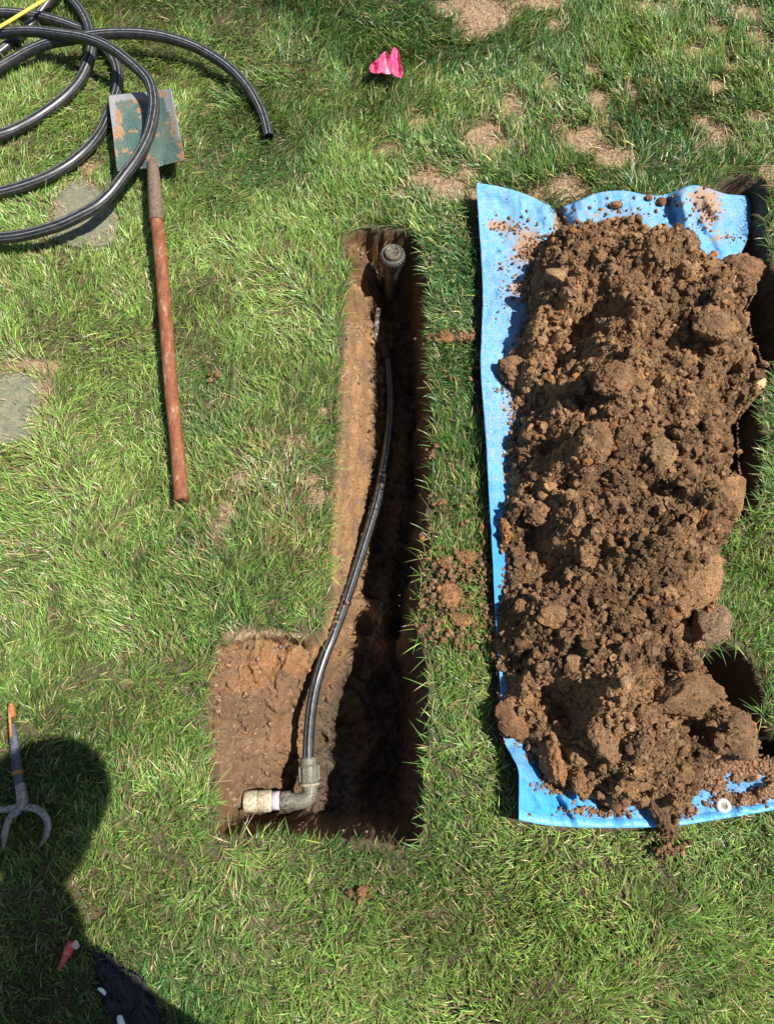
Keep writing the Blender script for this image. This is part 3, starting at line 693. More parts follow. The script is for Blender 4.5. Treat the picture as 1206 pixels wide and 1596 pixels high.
def blades(P, L, Wd, azi, a0, a1, twist, base_c, tip_c):
    """curved tapered blades: P (n,3) roots; a0,a1 = lean from vertical at root and tip"""
    n = len(P); ts = np.array([0, .33, .68, 1.0]); w = np.array([.75, 1.0, .72])
    pts = [P]; cur = P.copy()
    dirh = np.stack([np.cos(azi), np.sin(azi), 0*azi], 1)
    for k in range(3):
        a = a0 + (a1-a0)*(ts[k]+ts[k+1])/2
        seg = L*(ts[k+1]-ts[k])
        cur = cur + dirh*(np.sin(a)*seg)[:, None] + np.array((0, 0, 1.))*(np.cos(a)*seg)[:, None]
        cur[:, 2] = np.maximum(cur[:, 2], P[:, 2] + .002); pts.append(cur.copy())
    side = np.stack([-np.sin(azi+twist*.0), np.cos(azi), 0*azi], 1)
    V = np.zeros((n, 7, 3), np.float32); Cc = np.zeros((n, 7, 3), np.float32)
    for k in range(3):
        a = a0 + (a1-a0)*ts[k]; nrm = -dirh*np.cos(a)[:, None] + np.array((0, 0, 1.))*np.sin(a)[:, None]
        tw = twist*(.4+.6*ts[k]); s = side*np.cos(tw)[:, None] + nrm*np.sin(tw)[:, None]
        V[:, 2*k] = pts[k] - s*(Wd*w[k]/2)[:, None]; V[:, 2*k+1] = pts[k] + s*(Wd*w[k]/2)[:, None]
        cc = base_c*(1-ts[k]) + tip_c*ts[k]; Cc[:, 2*k] = cc; Cc[:, 2*k+1] = cc
    V[:, 6] = pts[3]; Cc[:, 6] = tip_c
    o = (np.arange(n)*7)[:, None]
    Q = np.vstack([o + np.array([0, 1, 3, 2]), o + np.array([2, 3, 5, 4])]); T = o + np.array([4, 5, 6])
    return V.reshape(-1, 3), Q, T, Cc.reshape(-1, 3)

def make_grass():
    parts = []
    def field(n, x0, x1, y0, y1, wide=1.0, longer=1.0):
        x = rng.uniform(x0, x1, n); y = rng.uniform(y0, y1, n)
        # clumping: gather roots towards tuft centres
        f1, cid = worley(x*38, y*38, 401)
        keep = rng.uniform(size=n) < (1.15 - .9*np.clip(f1, 0, 1)) * (.72 + .55*fbm2(x*7, y*7, 402, 3))
        # bare places
        bmk = bare_mask(x, y); keep &= rng.uniform(size=n) > bmk*1.02
        for Pg, e in ((TR, -.003), (HB, -.003), (HC, -.003), (TARP, -.006), (STONE1, .006), (STONE2, .006)):
            bb = (x > Pg[:, 0].min()-.02) & (x < Pg[:, 0].max()+.02) & (y > Pg[:, 1].min()-.02) & (y < Pg[:, 1].max()+.02)
            d = np.full(n, -1.); d[bb] = sdist(x[bb], y[bb], Pg)
            if e > 0: d = d + .020*fbm2(x*30, y*30, 403, 3) - e
            keep &= d < e if e < 0 else d < 0
        x, y, f1, cid, bmk = x[keep], y[keep], f1[keep], cid[keep], bmk[keep]; n = len(x)
        tall = .5 + .5*fbm2(x*5.5, y*5.5, 404, 3)
        right = np.clip((x + .1 + .5*(y-1.0))/.6, 0, 1) * np.clip((y-.9)/.6, 0, 1)    # upper right: coarser tufts
        L = (.026 + .027*tall + .010*rng.normal(size=n))*(1+.25*right)*longer; L = np.clip(L, .012, .085)
        Wd = (.0016 + .0011*rng.uniform(size=n))*wide*(1+.25*right)
        # the mower and feet have combed the grass in swirls
        base = 2.2*fbm2(x*1.5+3, y*1.5, 405, 2)*np.pi*.7 + .9 + 1.3*fbm2(x*6, y*6, 406, 2)*np.pi*.5
        azi = base + rng.normal(size=n)*(.65+.2*right) + (cid-.5)*1.7
        flat = np.clip(.62 + .7*fbm2(x*4, y*4, 407, 3) - .28*right, .1, 1.0)
        a0 = R(12) + R(38)*flat + R(14)*rng.normal(size=n); a1 = a0 + R(25) + R(40)*rng.uniform(size=n)*(.5+flat)
        a0 = np.clip(a0, 0, R(80)); a1 = np.clip(a1, R(10), R(112))
        # overhang into holes
        for Pg in (TR, HB, HC):
            bb = (x > Pg[:, 0].min()-.03) & (x < Pg[:, 0].max()+.03) & (y > Pg[:, 1].min()-.03) & (y < Pg[:, 1].max()+.03)
            I = np.nonzero(bb)[0]
            if not len(I): continue
            d = sdist(x[I], y[I], Pg); e = 1e-3
            gx_ = (sdist(x[I]+e, y[I], Pg)-d)/e; gy_ = (sdist(x[I], y[I]+e, Pg)-d)/e
            J = (d > -.014) & (rng.uniform(size=len(I)) < .35)
            K = I[J]; azi[K] = np.arctan2(gy_[J], gx_[J]) + rng.normal(size=len(K))*.7
            L[K] *= 1.0 + .5*rng.uniform(size=len(K)); a1[K] = np.clip(a1[K], R(70), R(130))
        z = lawn_z(x, y) - .002
        # colours
        g = np.exp(rng.normal(0, .40, size=(n, 1))); w1 = np.clip(.55+.9*fbm2(x*2.2, y*2.2, 408, 3) - .45*right + .25*np.clip(.2-x, 0, 1) + .12*rng.normal(size=n), 0, 1)[:, None]
        deepg = np.array((.034, .118, .028)); lime = np.array((.225, .370, .075)); 
        c = (deepg*(1-w1) + lime*w1)*g*(1+.35*fbm2(x*12, y*12, 411, 3))[:, None]
        dz = np.exp(-(((x-at(420, 780, 0).x)/.17)**2 + ((y-at(420, 780, 0).y)/.22)**2)) + .5*np.exp(-(((x-at(480, 960, 0).x)/.12)**2 + ((y-at(480, 960, 0).y)/.08)**2))
        dryp = np.clip(.065 + .28*np.clip(fbm2(x*9, y*9, 409, 3)-.15, 0, 1) + .6*bmk + .10*w1[:, 0] + .45*dz*np.clip(.4+2*fbm2(x*14, y*14, 412, 3), 0, 1), 0, .95)
        u_ = rng.uniform(size=n); dry = (u_ < dryp)[:, None]
        dc = np.where(rng.uniform(size=(n, 1)) < .6, np.array((.40, .33, .165)), np.array((.33, .21, .12)))*g
        yel = (rng.uniform(size=n) < .13)[:, None]
        c = np.where(yel, np.array((.33, .39, .10))*g, c); c = np.where(dry, dc, c)
        pale = np.where(dry, c, c*.72 + np.array((.14, .17, .06))*.28)
        c = np.clip(c, .01, .8)
        V, Q, T, Cc = blades(np.stack([x, y, z], 1), L, Wd, azi, a0, a1, R(38)*rng.normal(size=n), np.clip(pale*.9, .01, .8), c)
        parts.append((V, Q, T, Cc))
    field(650000, -1.5, 1.5, -.65, 2.75)
    field(60000, -2.6, -1.5, -1.4, 3.4, 1.8, 1.1); field(60000, 1.5, 2.6, -1.4, 3.4, 1.8, 1.1); field(40000, -1.5, 1.5, -1.5, -.65, 1.8, 1.1); field(40000, -1.5, 1.5, 2.75, 3.6, 1.8, 1.1)
    # straw lying flat in the bare places
    n = 260000; x = rng.uniform(-1.5, 1.5, n); y = rng.uniform(-.55, 2.7, n); b_ = bare_mask(x, y)
    nearstone = np.zeros(n)
    for Pg in (STONE1, STONE2):
        d = sdist(x, y, Pg); nearstone = np.maximum(nearstone, np.clip(1-np.abs(d+.004)/.035, 0, 1) + .10*(d > 0))
    k = rng.uniform(size=n) < np.maximum(np.maximum(b_*.95, nearstone*.8), .05)
    for Pg in (TR, HB, HC, TARP): k &= sdist(x, y, Pg) < -.002
    x, y = x[k], y[k]; n = len(x); g = rng.normal(1, .22, size=(n, 1))
    c = np.where(rng.uniform(size=(n, 1)) < .6, np.array((.50, .37, .23)), np.array((.30, .19, .11)))*g; c = np.clip(c, .02, .8)
    parts.append(blades(np.stack([x, y, np.where(np.maximum(sdist(x, y, STONE1), sdist(x, y, STONE2)) > -.004, .014, lawn_z(x, y))+.002+.007*rng.uniform(size=n)], 1), rng.uniform(.006, .020, n), rng.uniform(.0008, .0017, n), rng.uniform(0, 6.28, n),
                        R(74)+R(14)*rng.uniform(size=n), R(80)+R(18)*rng.uniform(size=n), R(30)*rng.normal(size=n), c, c))
    q = in_poly_samples(TR, 420, -.004); dd = hole_depth(q[:, 0], q[:, 1]); q = q[dd < .3]; dd = dd[dd < .3]; n = len(q)
    c = np.array((.50, .38, .22))*rng.uniform(.5, 1.2, (n, 1))
    parts.append(blades(np.stack([q[:, 0], q[:, 1], lawn_z(q[:, 0], q[:, 1])-dd+.004], 1), rng.uniform(.008, .035, n), rng.uniform(.0006, .0013, n), rng.uniform(0, 6.28, n), R(60)+R(25)*rng.uniform(size=n), R(80)+R(18)*rng.uniform(size=n), R(20)*rng.normal(size=n), c, c))
    off = 0; Vs, Qs, Ts, Cs = [], [], [], []
    for V, Q, T, Cc in parts:
        Vs.append(V); Qs.append(Q+off); Ts.append(T+off); Cs.append(Cc); off += len(V)
    g = npmesh('lawn_grass', np.vstack(Vs), [np.vstack(Qs), np.vstack(Ts)], gm.m, col=np.vstack(Cs))
    tag(g, 'green lawn grass with dry straw-coloured blades', 'grass', kind='stuff')
make_grass()

# ------------------------------------------------------------------ stepping stones
ms = M('concrete_stone'); n_ = ms.noise(40, 5, .7); n2_ = ms.noise(500, 3, .7)
c = ms.ramp(n_, [(.3, (.10, .12, .075)), (.5, (.165, .165, .11)), (.7, (.27, .23, .155))])
c = ms.mix(ms.ramp(n2_, [(.55, 0.0), (.68, .6)]), c, (.46, .42, .33)); ms.set(c, .9, 0, .2); ms.bump(n2_, .002, .8)
def slab(P, z0, z1, name, label):
    n = 200; # resample, rounded and slightly uneven
    Q = np.vstack([P, P[:1]]); L = np.concatenate([[0], np.cumsum(np.hypot(*np.diff(Q, axis=0).T))]); t = np.linspace(0, L[-1], n, endpoint=False)
    E = np.stack([np.interp(t, L, Q[:, 0]), np.interp(t, L, Q[:, 1])], 1); c0 = E.mean(0)
    for _ in range(6): E = (np.roll(E, 1, 0) + E*2 + np.roll(E, -1, 0))/4
    rows = []
    for f, z in ((1.0, z0), (1.0, z1-.004), (.985, z1-.001), (.96, z1), (.8, z1), (.55, z1), (.3, z1), (.02, z1)):
        e = c0 + (E-c0)*f; zz = z + .0015*fbm2(e[:, 0]*20, e[:, 1]*20, 301, 3)*(z > z0)
        rows.append(np.column_stack([e, np.full(n, z) if z == z0 else zz]))
    o = npmesh(name, np.vstack(rows), [grid_faces(8, n, 0, True)], ms.m)
    return tag(o, label, 'stepping stone')
slab(STONE1, -.04, .014, 'stepping_stone', 'greenish grey stepping stone at the left edge, left of the shovel handle')
slab(STONE2, -.04, .014, 'stepping_stone', 'grey stepping stone half overgrown beneath the lowest hose loop, left of the shovel')

# ------------------------------------------------------------------ hoses
def hose_mat(name, seed):
    m = M(name); uv = m.coord('UV'); s = m.new('ShaderNodeSeparateXYZ'); m.l(uv, s.inputs[0])
    n = m.noise(260, 4, .7); n2 = m.noise(35, 4, .65)
    c = m.mix(m.ramp(n2, [(.4, 0.0), (.75, .6)]), (.011, .012, .014), (.055, .052, .048))
    c = m.mix(m.ramp(n, [(.55, 0.0), (.72, .35)]), c, (.22, .20, .17))
    lines = None
    for a, w, k in ((.17, .010, .75), (.285, .014, .9), (.36, .008, .5), (.08, .008, .45)):
        d = m.math('ABSOLUTE', m.math('SUBTRACT', s.outputs[0], a)); l = m.math('MULTIPLY', m.math('LESS_THAN', d, w), k)
        lines = l if lines is None else m.math('MAXIMUM', lines, l)
    lines = m.math('MULTIPLY', lines, m.ramp(m.noise(60, 4, .7), [(.35, 0.3), (.55, .9)]))
    c = m.mix(lines, c, (.30, .31, .32)); m.set(c, .34, 0, .5); m.bump(n, .0006, .5)
    return m.m
HB_M = hose_mat('black_pipe', 1)
rad = .0168
A = [(419,214,.030),(414,192,.034),(405,168,.040),(386,136,.050),(355,104,.062),(310,76,.074),(265,60,.085),(224,53,.092),(180,52,.094),(145,55,.092),(112,61,.080),(75,68,.070),(45,80,.062),(22,93,.055),(0,106,.05),(-60,145,.04)]
AB = [(-130,210,.04),(-165,290,.045),(-130,355,.05)]
Bq = [(-60,374,.05),(0,371,.060),(40,366,.075),(90,352,.092),(125,336,.100),(150,322,.104),(172,302,.108),(191,278,.112),(214,247,.114),(231,214,.116),(239,182,.118),(240,155,.120),(232,127,.122),(206,100,.126),(174,76,.128),(139,61,.126),(100,54,.110),(50,49,.085),(0,52,.07),(-60,66,.06)]
BC = [(-150,120,.05),(-215,210,.045),(-170,290,.04)]
Cq = [(-60,309,.035),(0,300,.034),(62,281,.034),(107,257,.034),(139,230,.032),(157,207,.028),(169,181,.026),(178,160,.026),(184,138,.030),(184,112,.034),(176,92,.034),(160,74,.032),(139,52,.030),(124,45,.030),(87,32,.040),(50,24,.045),(0,20,.05),(-60,28,.05)]
CD = [(-170,70,.06),(-235,140,.06),(-160,215,.05)]
Dq = [(-60,228,.04),(0,211,.038),(30,199,.034),(62,181,.034),(100,153,.034),(124,127,.036),(138,99,.046),(143,80,.056),(143,57,.062),(139,40,.058),(129,20,.048),(112,-2,.04),(92,-40,.04)]
DE = [(80,-90,.04),(110,-130,.05),(140,-90,.06),(110,-40,.06)]
Eq = [(72,8,.050),(50,38,.032),(25,62,.030),(5,78,.030),(-60,130,.03)]
pts = np.array([tuple(at(*p)) for p in A+AB+Bq+BC+Cq+CD+Dq+DE+Eq])
path = catmull(pts, .008)
ho = empty('hose_coil', at(100, 200, 0), 'loose coil of thick black plastic pipe on the grass over the shovel blade', 'hose')
tube('pipe', path, rad, HB_M, ho, 28, caps=False)
mi = M('pipe_inside'); mi.set((.006, .006, .007), .7, 0, .2)
e0 = path[0]; dirn = path[0]-path[3]; dirn /= np.linalg.norm(dirn)
lathe('pipe_end', [(rad, 0), (rad*.84, .0008), (rad*.82, -.03), (.0005, -.031)], e0, mi.m, ho, 28, axis=dirn)

th = PIPE_XYZ
tho = tube('supply_pipe', th, .0142, HB_M, None, 24)
tag(tho, 'black flexible pipe running down the trench from sprinkler to the elbow fitting', 'pipe')
# tee hidden in the shade at its upper end, and the grey pipe
mp = M('dirty_plastic'); n_ = mp.noise(180, 4, .7); mp.set(mp.mix(mp.ramp(n_, [(.42, 0.0), (.66, .8)]), (.010, .011, .011), (.06, .05, .04)), .6, 0, .35); mp.bump(n_, .001, .5)
mgp = M('grey_plastic'); mgp.set(mgp.mix(mgp.ramp(mgp.noise(160, 4, .7), [(.42, 0.0), (.62, .9)]), (.36, .36, .34), (.26, .19, .12)), .6, 0, .35)
tee = empty('pipe_tee', at(600, 540, -.29), 'dark plastic tee deep in the trench below the sprinkler', 'pipe fitting')
tube('tee_body', catmull([tuple(at(584, 541, -.292)), tuple(at(598, 542, -.292)), tuple(at(612, 541, -.292))], .01), .019, mp.m, tee, 24)
tube('tee_collar', catmull([tuple(at(601, 540, -.288)), tuple(at(603, 562, -.284))], .01), .0185, mp.m, tee, 24)
gpipe = tube('grey_pipe', catmull([tuple(at(590, 480, -.235)), tuple(at(587, 505, -.255)), tuple(at(586, 536, -.285))], .008), .0085, mgp.m, None, 20)
tag(gpipe, 'thin pale grey pipe between the sprinkler body and the tee in the trench', 'pipe')

# sprinkler head
sc = at(612, 392, -.012)
sp = empty('sprinkler_head', (sc.x, sc.y, -.26), 'black plastic pop-up sprinkler head standing at the trench\'s upper end', 'sprinkler')
ax = Vector((.02, -.08, 1)).normalized(); base = Vector(sc) - ax*.25
def along(h): return tuple(base + ax*h)
mc = M('sprinkler_plastic'); n_ = mc.noise(240, 4, .7); n2_ = mc.noise(40, 3, .6)
mc.set(mc.mix(mc.ramp(n_, [(.40, 0.05), (.64, .85)]), (.020, .023, .023), (.15, .14, .11)), .45, 0, .5); mc.bump(n_, .0012, .6)
ms2 = M('sprinkler_dusty_top'); n_ = ms2.noise(150, 4, .7); ms2.set(ms2.mix(ms2.ramp(n_, [(.42, 0.0), (.60, .9)]), (.035, .040, .038), (.19, .15, .10)), .6, 0, .3); ms2.bump(n_, .001, .6)
cap = lathe('cap', [(.030, .205), (.0365, .207), (.0378, .222), (.0372, .234), (.0335, .240), (.0300, .2405), (.0285, .2375), (.0255, .2370)], along(0), mc.m, sp, 64, ax)
lathe('cap_top', [(.0256, .236), (.0252, .2465), (.0235, .250), (.0175, .2505), (.0165, .2485), (.0012, .2482)], along(0), ms2.m, sp, 48, ax)
body = lathe('body', [(.016, .0), (.018, .03), (.0205, .08), (.0245, .14), (.0275, .19), (.0290, .206)], along(0), mc.m, sp, 48, ax)
# grip ribs round the cap, one mesh
q = Vector((0, 0, 1)).rotation_difference(ax).to_matrix(); RV, RF = [], []
for k in range(22):
    a = k/22*2*math.pi
    for (r_, dz, da) in ((.0372, .208, -.03), (.0372, .208, .03), (.0398, .209, .03), (.0398, .209, -.03), (.0368, .2345, -.03), (.0368, .2345, .03), (.0392, .233, .03), (.0392, .233, -.03)):
        RV.append(tuple(q @ Vector((r_*math.cos(a+da), r_*math.sin(a+da), dz)) + Vector(along(0))))
    o_ = k*8; RF += [[o_+i for i in f] for f in ((0,3,2,1),(4,5,6,7),(0,1,5,4),(1,2,6,5),(2,3,7,6),(3,0,4,7))]
rb = npmesh('ribs', np.array(RV) , [np.array(RF)], mc.m, parent=cap, smooth=False) if False else None
me = bpy.data.meshes.new('grip_ribs'); 
rbo = npmesh('grip_ribs', np.array(RV), [np.array(RF)], mc.m, parent=sp, smooth=False)
mo = M('opening_dark'); mo.set((.004, .004, .004), .8)
fr = Vector((-.1, -1, .1)).normalized()
lathe('nozzle', [(.0055, .0), (.0055, .004), (.0042, .004), (.004, -.002), (.0003, -.002)], tuple(Vector(along(.178)) + fr*.0245), mo.m, sp, 20, fr)

# elbow fitting at the lower end of the supply pipe
zf = -.170
nutc = at(480, 1203, zf)
ef = empty('elbow_fitting', at(481, 1235, zf-.02), 'dusty dark compression elbow where the black pipe ends in the trench\'s lower corner', 'pipe fitting')
mn = M('fitting_plastic'); n_ = mn.noise(260, 4, .75); mn.set(mn.mix(mn.ramp(n_, [(.36, .1), (.60, .9)]), (.035, .040, .036), (.22, .20, .15)), .5, 0, .45); mn.bump(n_, .0012, .6)
P0, P1 = at(480, 1180, zf+.006), at(482, 1226, zf-.004); axn = (P1-P0).normalized(); Ln = (P1-P0).length
lathe('nut_collar', [(.0135, -.001), (.0195, 0), (.0205, .004), (.0210, .016), (.0205, .018)], P0, mn.m, ef, 40, axn)
nut = lathe('nut', [(.0208, .016), (.0245, .018), (.0252, .024), (.0252, Ln*.82), (.0240, Ln*.85), (.0200, Ln*.86)], P0, mn.m, ef, 40, axn)
# grip flutes on the nut
RV, RF = [], []; q = Vector((0, 0, 1)).rotation_difference(axn).to_matrix()
for k in range(12):
    a = k/12*2*math.pi
    for (r_, h, da) in ((.0245, .020, -.07), (.0245, .020, .07), (.0272, .022, .05), (.0272, .022, -.05), (.0245, Ln*.81, -.07), (.0245, Ln*.81, .07), (.0272, Ln*.79, .05), (.0272, Ln*.79, -.05)):
        RV.append(tuple(q @ Vector((r_*math.cos(a+da), r_*math.sin(a+da), h)) + P0))
    o_ = k*8; RF += [[o_+i for i in f] for f in ((0,3,2,1),(4,5,6,7),(0,1,5,4),(1,2,6,5),(2,3,7,6),(3,0,4,7))]
npmesh('nut_flutes', np.array(RV), [np.array(RF)], mn.m, parent=ef, smooth=False)
mfl = M('pale_flange'); mfl.set(mfl.ramp(mfl.noise(200, 4, .7), [(.38, (.14, .12, .09)), (.62, (.42, .36, .26))]), .6)
lathe('flange', [(.019, Ln*.86), (.0262, Ln*.87), (.0272, Ln*.90), (.0268, Ln*.95), (.019, Ln*.97)], P0, mfl.m, ef, 40, axn)
el = catmull([tuple(at(482, 1222, zf-.004)), tuple(at(483, 1234, zf-.006)), tuple(at(478, 1245, zf-.006)), tuple(at(464, 1249, zf-.006)), tuple(at(446, 1247, zf-.006))], .003)
tube('elbow', el, np.interp(np.linspace(0, 1, len(el)), [0, .35, .6, 1], [.0195, .0195, .0195, .0185]), mn.m, ef, 32)
# pale coupling with its printed band
cp = empty('pipe_coupling', at(410, 1248, zf-.025), 'dusty cream pipe coupling with a printed band, left of the elbow in the trench', 'pipe fitting')
mcr = M('cream_plastic'); n_ = mcr.noise(120, 4, .75); mcr.set(mcr.mix(mcr.ramp(n_, [(.38, 0.0), (.58, .85)]), (.54, .51, .37), (.25, .18, .11)), .55, 0, .4); mcr.bump(n_, .001, .5)
Q0, Q1 = at(374, 1250, zf-.008), at(448, 1247, zf-.006); axc = (Q1-Q0).normalized(); Lc_ = (Q1-Q0).length
lathe('socket', [(.001, .012), (.0245, .012), (.0262, .014), (.0265, Lc_*.36), (.0250, Lc_*.375), (.0250, Lc_*.385), (.0262, Lc_*.40), (.0262, Lc_*.64), (.0235, Lc_*.67), (.0200, Lc_*.70)], Q0, mcr.m, cp, 48, axc)
mdr = M('dark_reducer'); n_ = mdr.noise(160, 4, .7); mdr.set(mdr.mix(mdr.ramp(n_, [(.42, .0), (.62, .85)]), (.05, .05, .045), (.30, .26, .18)), .6)
lathe('dark_sleeve', [(.0205, Lc_*.84), (.0215, Lc_*.85), (.0215, Lc_*1.06), (.0190, Lc_*1.08)], Q0, mdr.m, cp, 40, axc)
mlb = M('printed_band'); uvx = mlb.voro(420); mlb.set(mlb.mix(mlb.ramp(uvx.outputs[0], [(.30, 1.0), (.38, 0.0)]), (.60, .52, .60), (.10, .10, .28)), .5)
lathe('printed_band', [(.0200, Lc_*.69), (.0222, Lc_*.70), (.0222, Lc_*.84), (.0205, Lc_*.85)], Q0, mlb.m, cp, 40, axc)
tube('inlet_pipe', [tuple(at(346, 1247, zf-.010)), tuple(at(378, 1250, zf-.008))], .0155, mcr.m, cp, 24)

# ------------------------------------------------------------------ shovel
mb = M('blade_paint'); n_ = mb.noise(26, 6, .7); n2_ = mb.noise(300, 4, .7); n3_ = mb.noise(9, 4, .6)
gcol2 = mb.ramp(n3_, [(.35, (.038, .095, .088)), (.55, (.070, .115, .090)), (.7, (.13, .14, .10))])
rim_ = mb.attr(); sp_ = mb.new('ShaderNodeSeparateColor'); mb.l(rim_, sp_.inputs[0])
steel = mb.ramp(n2_, [(.4, (.19, .20, .22)), (.62, (.34, .33, .33))])
rust = mb.ramp(n2_, [(.4, (.22, .10, .05)), (.62, (.48, .27, .15))])
fs = mb.math('ADD', sp_.outputs[0], mb.math('MULTIPLY', mb.math('SUBTRACT', n_, .45), 1.6))
c = mb.mix(mb.ramp(fs, [(.42, 0.0), (.58, 1.0)]), gcol2, steel)
fr_ = mb.math('ADD', sp_.outputs[1], mb.math('MULTIPLY', mb.math('SUBTRACT', mb.noise(38, 6, .75), .42), 2.0))
c = mb.mix(mb.ramp(fr_, [(.50, 0.0), (.62, .95)]), c, rust)
c = mb.mix(mb.ramp(n2_, [(.50, 0.0), (.66, .6)]), c, (.30, .31, .26))
mb.set(c, .55, .15, .4); mb.bump(n2_, .0012, .6)
sv = empty('shovel', at(255, 450, 0), 'square-bladed shovel with worn green blade and red handle lying on the lawn', 'shovel')
NU2, NV2 = 70, 80
lft = edge([(169.6,148.5,.060),(173,180,.062),(176.5,206,.064),(180,240,.068),(183,266,.070)], NV2); rgt = edge([(267,138.6,.062),(270,158,.064),(275,182,.066),(282,220,.070),(288,250,.072)], NV2)
uu = np.linspace(0, 1, NU2)[:, None]; vv = np.linspace(0, 1, NV2)[None, :]
BPX = (1-uu)*lft[None, :, 0] + uu*rgt[None, :, 0]; BPY = (1-uu)*lft[None, :, 1] + uu*rgt[None, :, 1]; BZ = (1-uu)*lft[None, :, 2] + uu*rgt[None, :, 2]
# shoulders: the rear edge dips towards the neck
sh = np.clip((vv-.86)/.14, 0, 1); BPY = BPY + sh*(5.0*np.exp(-((uu-.52)/.16)**2)) + sh*(-3*np.abs(uu-.2)*0)
dish = (np.abs(uu-.5)*2)**3*.018 - .008*np.cos((uu-.5)*np.pi) + .016*np.exp(-((uu-.53)/.13)**2)*np.clip((vv-.55)/.45, 0, 1)**1.5 + .003*fbm2(uu*5+0*vv, vv*5+0*uu, 55, 2)
dish = dish + sh**3*.012*(np.abs(uu-.53) > .17)
BW = ats(BPX, BPY, BZ + dish)
er = np.clip(1.3*np.maximum(np.maximum(1-uu/.14, 1-(1-uu)/.17)*np.clip(1.35-1.5*vv, 0, 1), (1-vv/.14)), 0, 1)
def bb_(a, b, ra, rb_): return np.exp(-(((uu-a)/ra)**2+((vv-b)/rb_)**2))
rustm = np.clip(.9*np.clip(fbm2(uu*6, vv*6, 88, 4)-.12, 0, 1) + .85*bb_(.10, .50, .10, .07) + .6*bb_(.92, .48, .07, .15) + .5*bb_(.12, .30, .07, .12) + .5*bb_(.47, .25, .1, .1) + .5*bb_(.97, .95, .08, .2) + .5*bb_(.9, .05, .12, .06) + .35*bb_(.55, 1, .12, .2) + .3*bb_(.02, .8, .05, .3)+.3*bb_(.5,.1,.4,.06), 0, 1)
bl = npmesh('blade', BW.reshape(-1, 3), grid_faces(NU2, NV2)[:, ::-1], mb.m, col=np.stack([er, rustm, 0*er], -1).reshape(-1, 3), parent=sv)
s_ = bl.modifiers.new('thickness', 'SOLIDIFY'); s_.thickness = .0028; s_.offset = -1
msk = M('socket_rust'); n_ = msk.noise(60, 5, .7); n2_ = msk.noise(320, 4, .7)
msk.set(msk.mix(msk.ramp(n2_, [(.42, .0), (.64, .6)]), msk.ramp(n_, [(.35, (.050, .038, .032)), (.55, (.11, .060, .040)), (.7, (.07, .09, .075))]), (.40, .30, .22)), .75, .1, .3); msk.bump(n2_, .0015, .7)
sk = catmull([tuple(at(238, 252, .074)), tuple(at(239, 264, .078)), tuple(at(240.5, 285, .074)), tuple(at(243, 325, .068)), tuple(at(244.5, 346, .066))], .006)
tube('socket', sk, np.interp(np.linspace(0, 1, len(sk)), [0, .12, .3, .6, 1], [.0130, .0165, .0185, .0195, .0205]), msk.m, sv, 28)
mhd = M('handle_paint'); ob = mhd.coord(); mp_ = mhd.new('ShaderNodeMapping'); mp_.inputs['Scale'].default_value = (2.2, .8, 2.2); mhd.l(ob, mp_.inputs[0])
n_ = mhd.noise(26, 8, .78, mp_.outputs[0]); n2_ = mhd.noise(280, 4, .75)
c = mhd.ramp(n_, [(.36, (.070, .034, .020)), (.46, (.19, .050, .018)), (.56, (.22, .080, .034)), (.63, (.36, .25, .17))])
c = mhd.mix(mhd.ramp(n2_, [(.48, 0.0), (.64, .55)]), c, (.28, .15, .09)); mhd.set(c, .6, 0, .35); mhd.bump(n2_, .0010, .6)
hd = catmull([tuple(at(244, 338, .067)), tuple(at(251, 402, .060)), tuple(at(259, 505, .052)), tuple(at(267, 607, .045)), tuple(at(276, 692, .040)), tuple(at(282, 772, .036)), tuple(at(282.6, 779, .036))], .01)
tube('handle', hd, np.interp(np.linspace(0, 1, len(hd)), [0, .1, .985, 1], [.0185, .0190, .0180, .0150]), mhd.m, sv, 28)

# ------------------------------------------------------------------ yellow rod
my = M('yellow_rod'); my.set(my.ramp(my.noise(120, 3, .6), [(.4, (.75, .62, .03)), (.65, (.55, .45, .10))]), .45, 0, .4)
yr = tube('yellow_rod', catmull([tuple(at(-90, 92, .10)), tuple(at(0, 42, .100)), tuple(at(40, 18, .099)), tuple(at(75, -3, .098)), tuple(at(150, -45, .09))], .02), .0055, my.m, None, 16)
tag(yr, 'thin bright yellow rod lying across the black pipe coil in the top left corner', 'rod')

# ------------------------------------------------------------------ pink marker flag, crumpled
fl = empty('marker_flag', at(602, 112, .0), 'crumpled pink marker flag standing in the upper lawn', 'flag')
mpk = M('pink_vinyl'); n_ = mpk.noise(60, 4, .6)
fa = mpk.attr(); c = mpk.mix(mpk.ramp(n_, [(.3, 0.0), (.8, .5)]), fa, (.95, .35, .50)); mpk.set(c, .4, 0, .5)
tr2 = mpk.new('ShaderNodeBsdfTranslucent'); mpk.l(c, tr2.inputs[0]); mx2 = mpk.new('ShaderNodeMixShader'); mx2.inputs[0].default_value = .35
mpk.l(mpk.b.outputs[0], mx2.inputs[1]); mpk.l(tr2.outputs[0], mx2.inputs[2]); mpk.l(mx2.outputs[0], mpk.o.inputs[0])
top = edge([(576,103,0.069),(581,98,0.072),(587,93,0.075),(592,87,0.076),(597,82,0.075),(602,80,0.073),(606,88,0.075),(610,81,0.078),(614,73,0.075),(620,79,0.071),(623,92,0.071),(625,100,0.069),(627,106,0.067)], 60)
bot = edge([(577,112,0.058),(583,114,0.058),(588,114.5,0.061),(594,114,0.057),(600,115,0.062),(606,115.5,0.057),(610,116,0.059),(615,118,0.063),(620,120,0.059),(624,121.5,0.057),(626,121,0.057),(627,118,0.057),(628,114,0.057)], 60)
kk = np.linspace(0, 1, 24)[None, :, None]; FS = top[:, None]*(1-kk) + bot[:, None]*kk
